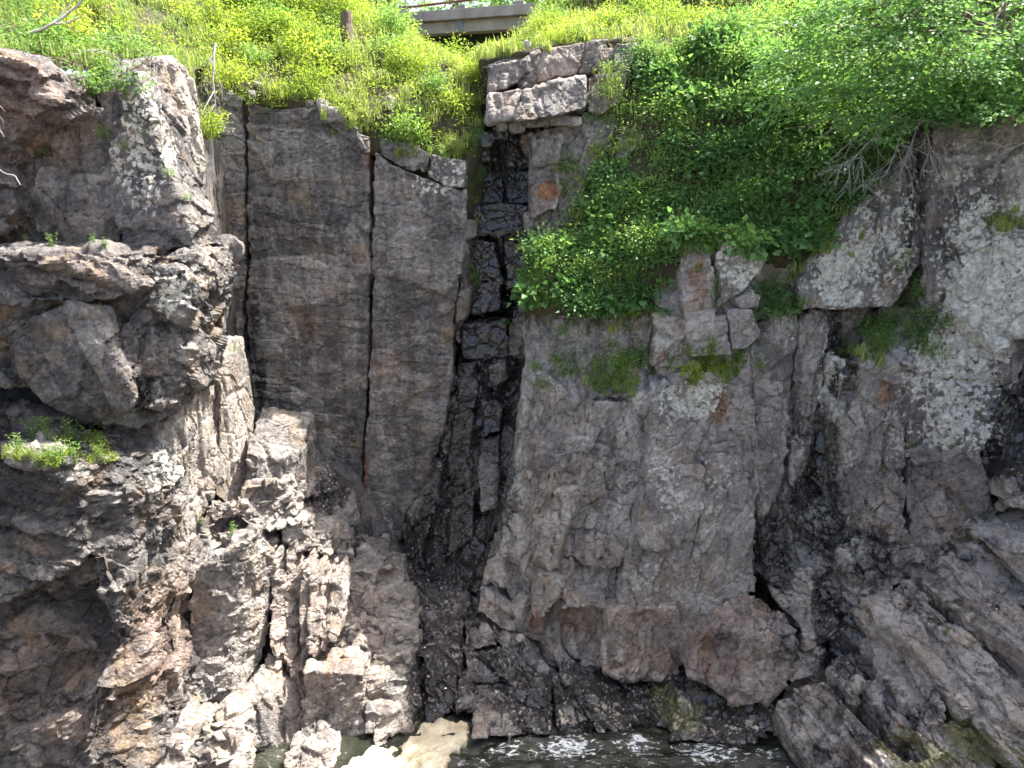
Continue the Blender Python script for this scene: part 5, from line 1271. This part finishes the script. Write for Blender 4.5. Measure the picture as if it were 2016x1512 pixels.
# ------------------------------------------------------------------ loose stones
def stone(px, py, Y, w, h, label, hue=.3, tone=.7, seed=1, seat=True):
    h_ = pixcast(px, py) if seat else None
    rg = np.random.default_rng(seed)
    bm = bmesh.new(); bmesh.ops.create_icosphere(bm, subdivisions=4, radius=1.0)
    for k in range(11):
        nrm = Vector(rg.normal(0, 1, 3)).normalized(); dd = rg.uniform(.62, .86)
        for v in bm.verts:
            t = v.co.dot(nrm) - dd
            if t > 0: v.co -= nrm * t
    for v in bm.verts: v.co = Vector((v.co.x * w, v.co.y * w * .8, v.co.z * h))
    me = bpy.data.meshes.new('loose_stone'); bm.to_mesh(me); bm.free()
    n = len(me.vertices); co = np.empty(n * 3, np.float32); me.vertices.foreach_get('co', co); co = co.reshape(-1, 3)
    for an, v in (('tone', tone), ('hue', hue), ('lichen', .1), ('streak', .1)):
        a = me.attributes.new(an, 'FLOAT', 'POINT'); a.data.foreach_set('value', np.full(n, v, np.float32))
    o = link('loose_stone', me, None, ROCK); o.location = (h_[0] if (h_ and abs(h_[0].y - Y) < 2.5) else P(px, py, Y))
    o.rotation_euler = (rg.uniform(-.2, .2), rg.uniform(-.2, .2), rg.uniform(0, 6))
    return tag(o, label, 'stone')
stone(497, 186, 20.1, .15, .13, 'pale rounded stone in a hollow under the shrubs above the back wall', .3, .9, 1)
stone(505, 168, 20.3, .17, .10, 'flat pale stone resting above a rounded one over the back wall', .3, .9, 2)
stone(637, 205, 20.0, .22, .16, 'large pale stone on the top edge of the wide back panel', .25, .9, 3)
stone(610, 203, 20.0, .16, .12, 'small brown stone beside the large pale one on the back panel', .5, .6, 4)
stone(767, 206, 20.8, .2, .22, 'pale angular stone in the scrub above the split back panel', .2, .95, 5)
stone(893, 278, 20.4, .16, .12, 'small grey stone on the grassy edge by the gully', .2, .8, 6)
stone(1024, 1258, 16.6, .14, .13, 'small pale tan stone lying on the wet shelf', .5, 1.0, 7)
stone(1218, 846, 17.3, .07, .07, 'small white round stone set in the grey cliff face', .1, 1.0, 8)
stone(480, 992, 16.4, .16, .13, 'small orange brown stone wedged on the sunlit ledge', .8, .9, 9)
stone(1038, 88, 20.9, .10, .12, 'small white stone on the grass at the crest blocks', .1, 1.0, 10)
stone(1400, 712, 17.1, .12, .09, 'small tan stone among weeds above the lichen topped panel', .6, .9, 11)
#stone(130, 1360, 12.0, .2, .14, 'rough brown stone lodged low on the left cliff', .6, .7, 12)

# rubble on the sunlit steps, pieces of the ledges
RUB = []
for s in range(6):
    rg = np.random.default_rng(700 + s)
    bm = bmesh.new()
    for k in range(12): bm.verts.new(Vector(rg.uniform(-.5, .5, 3)) + Vector(rg.choice([-.18, .18], 3)))
    r_ = bmesh.ops.convex_hull(bm, input=bm.verts[:])
    bmesh.ops.delete(bm, geom=list({g for g in r_['geom_interior'] if isinstance(g, bmesh.types.BMVert)}), context='VERTS')
    me = bpy.data.meshes.new('stone'); bm.to_mesh(me); bm.free()
    n = len(me.vertices)
    for an, v in (('tone', rg.uniform(.1, .55)), ('hue', rg.uniform(.2, .7)), ('streak', .1)):
        a = me.attributes.new(an, 'FLOAT', 'POINT'); a.data.foreach_set('value', np.full(n, v, np.float32))
    me.materials.append(ROCK); RUB.append(me)
def rubble(px, py, spx, spy, n, parent, smin=.08, smax=.28):
    for _ in range(n):
        h = pixcast(px + rng.normal(0, spx), py + rng.normal(0, spy))
        if not h or not h[2].name.startswith('rock') or h[1].z < .15: continue
        o = bpy.data.objects.new('stone', RUB[int(rng.integers(6))]); COL.objects.link(o); o.parent = parent
        s = rng.uniform(smin, smax)
        o.location = h[0] + Vector((0, 0, s * .15)); o.scale = (s * rng.uniform(.8, 1.6), s * rng.uniform(.7, 1.2), s * rng.uniform(.5, .9))
        o.rotation_euler = (rng.normal(0, .3), rng.normal(0, .3), rng.uniform(0, 6.28))
rubble(380, 1460, 60, 30, 40, LG, .08, .3)
rubble(560, 1000, 60, 40, 30, LG)
rubble(700, 1230, 70, 90, 26, LG, .07, .2)
rubble(120, 870, 90, 30, 26, CL, .07, .2)
rubble(900, 1260, 70, 60, 12, SH, .06, .16)
rubble(1030, 250, 50, 8, 16, CR, .08, .2)

# ------------------------------------------------------------------ bridge
BA = P(640, 60, 35.5); BB = P(1300, 60, 31.5)
ang = math.atan2(BB.y - BA.y, BB.x - BA.x)
Lb = math.hypot(BB.x - BA.x, BB.y - BA.y)
zc = lambda py: P(903, py, 33.6).z
zb, zm, zt, zf = zc(62), zc(38), zc(17), zc(-70)
BR = empty('road_bridge', (BA.x, BA.y, zb), ang)
box_mesh('girder', (0, 0, 0), (Lb, .5, zm - zb), CONCRETE, BR)
box_mesh('girder', (0, 2.2, -.55), (Lb, 2.7, zm - zb - .05), simple('dark_green_girder', [(.3, (.02, .035, .025)), (.7, (.045, .065, .045))], 3, .7), BR)
box_mesh('parapet', (0, -.22, zm - zb + .004), (Lb, .4, zt - zb), CONCRETE2, BR)
box_mesh('deck', (0, .404, zm - zb - .04), (Lb, 8.0, zt - zb - .2), CONCRETE2, BR)
xq = (P(900, 60, 33.6) - BA); u_ = xq.x * math.cos(ang) + xq.y * math.sin(ang)
for k in range(-3, 5):
    x = u_ + k * 2.45 + .1
    if x < 0.2 or x > Lb - .2: continue
    box_mesh('post_foot', (x - .22, -.12, zt - zb + .002), (x + .22, .25, zt - zb + .16), CONCRETE2, BR)
    tubes('fence_post', [([Vector((x, .08, zt - zb + .1)), Vector((x, .08, zt - zb + 2.2))], [.045, .045])], STEELM, BR, 8)
tubes('pipe', [([Vector((0, -.1, zt - zb + .27)), Vector((Lb * .3, -.1, zt - zb + .22)), Vector((Lb * .5, -.1, zt - zb + .33)), Vector((Lb, -.1, zt - zb + .30))], [.05] * 4)], RUSTM, BR, 8)
tubes('top_rail', [([Vector((0, .08, zt - zb + 2.2)), Vector((Lb, .08, zt - zb + 2.2))], [.03, .03])], STEELM, BR, 8)
wires = []
hf = 1.75
x = -hf
while x < Lb:
    for sgn in (1, -1):
        x0, x1 = (x, x + hf) if sgn > 0 else (x + hf, x)
        z0, z1 = zt - zb + .4, zt - zb + .4 + hf
        a = Vector((min(max(x0, 0), Lb), .08, z0 + (abs(min(max(x0, 0), Lb) - x0)))); c = Vector((min(max(x1, 0), Lb), .08, z1 - abs(min(max(x1, 0), Lb) - x1)))
        wires.append(([a, c], [.006, .006]))
    x += .09
ch = tubes('chain_link', wires, STEELM, BR, 3)
# round-cornered plate fixed to the girder
bm = bmesh.new()
pts = []
for cx, cz, a0 in ((.12, .14, 0), (-.12, .14, 90), (-.12, -.14, 180), (.12, -.14, 270)):
    for k in range(5):
        a = math.radians(a0 + k * 22.5); pts.append((cx + .07 * math.cos(a), cz + .07 * math.sin(a)))
f_ = [bm.verts.new((x_, -.03, z_)) for x_, z_ in pts]; b_ = [bm.verts.new((x_, .0, z_)) for x_, z_ in pts]
bm.faces.new(f_)
for i in range(len(pts)):
    j = (i + 1) % len(pts); bm.faces.new((f_[j], f_[i], b_[i], b_[j]))
me = bpy.data.meshes.new('plate'); bm.to_mesh(me); bm.free()
pl = link('plate', me, BR, PLAQUEM); pl.location = (u_ + .03, -.004, (zm - zb) * .62)
bm = bmesh.new(); bmesh.ops.create_uvsphere(bm, u_segments=10, v_segments=6, radius=.045)
me = bpy.data.meshes.new('stud'); bm.to_mesh(me); bm.free()
sd_ = link('stud', me, pl, STEELM); sd_.location = (0, -.03, .05)
tag(BR, 'beige concrete bridge with rusty pipe and chain link fence above the gorge', 'bridge')
tag(pl, 'grey round cornered plate with a pale stud')

# ground behind the rim, reaching the horizon
me = mesh_from('ground', np.array([(-1500, 26, 14.6), (1500, 26, 14.6), (1500, 2500, 14.6), (-1500, 2500, 14.6)], np.float32), np.array([[0, 1, 2, 3]]), {})
link('ground', me, None, SOIL)['kind'] = 'structure'
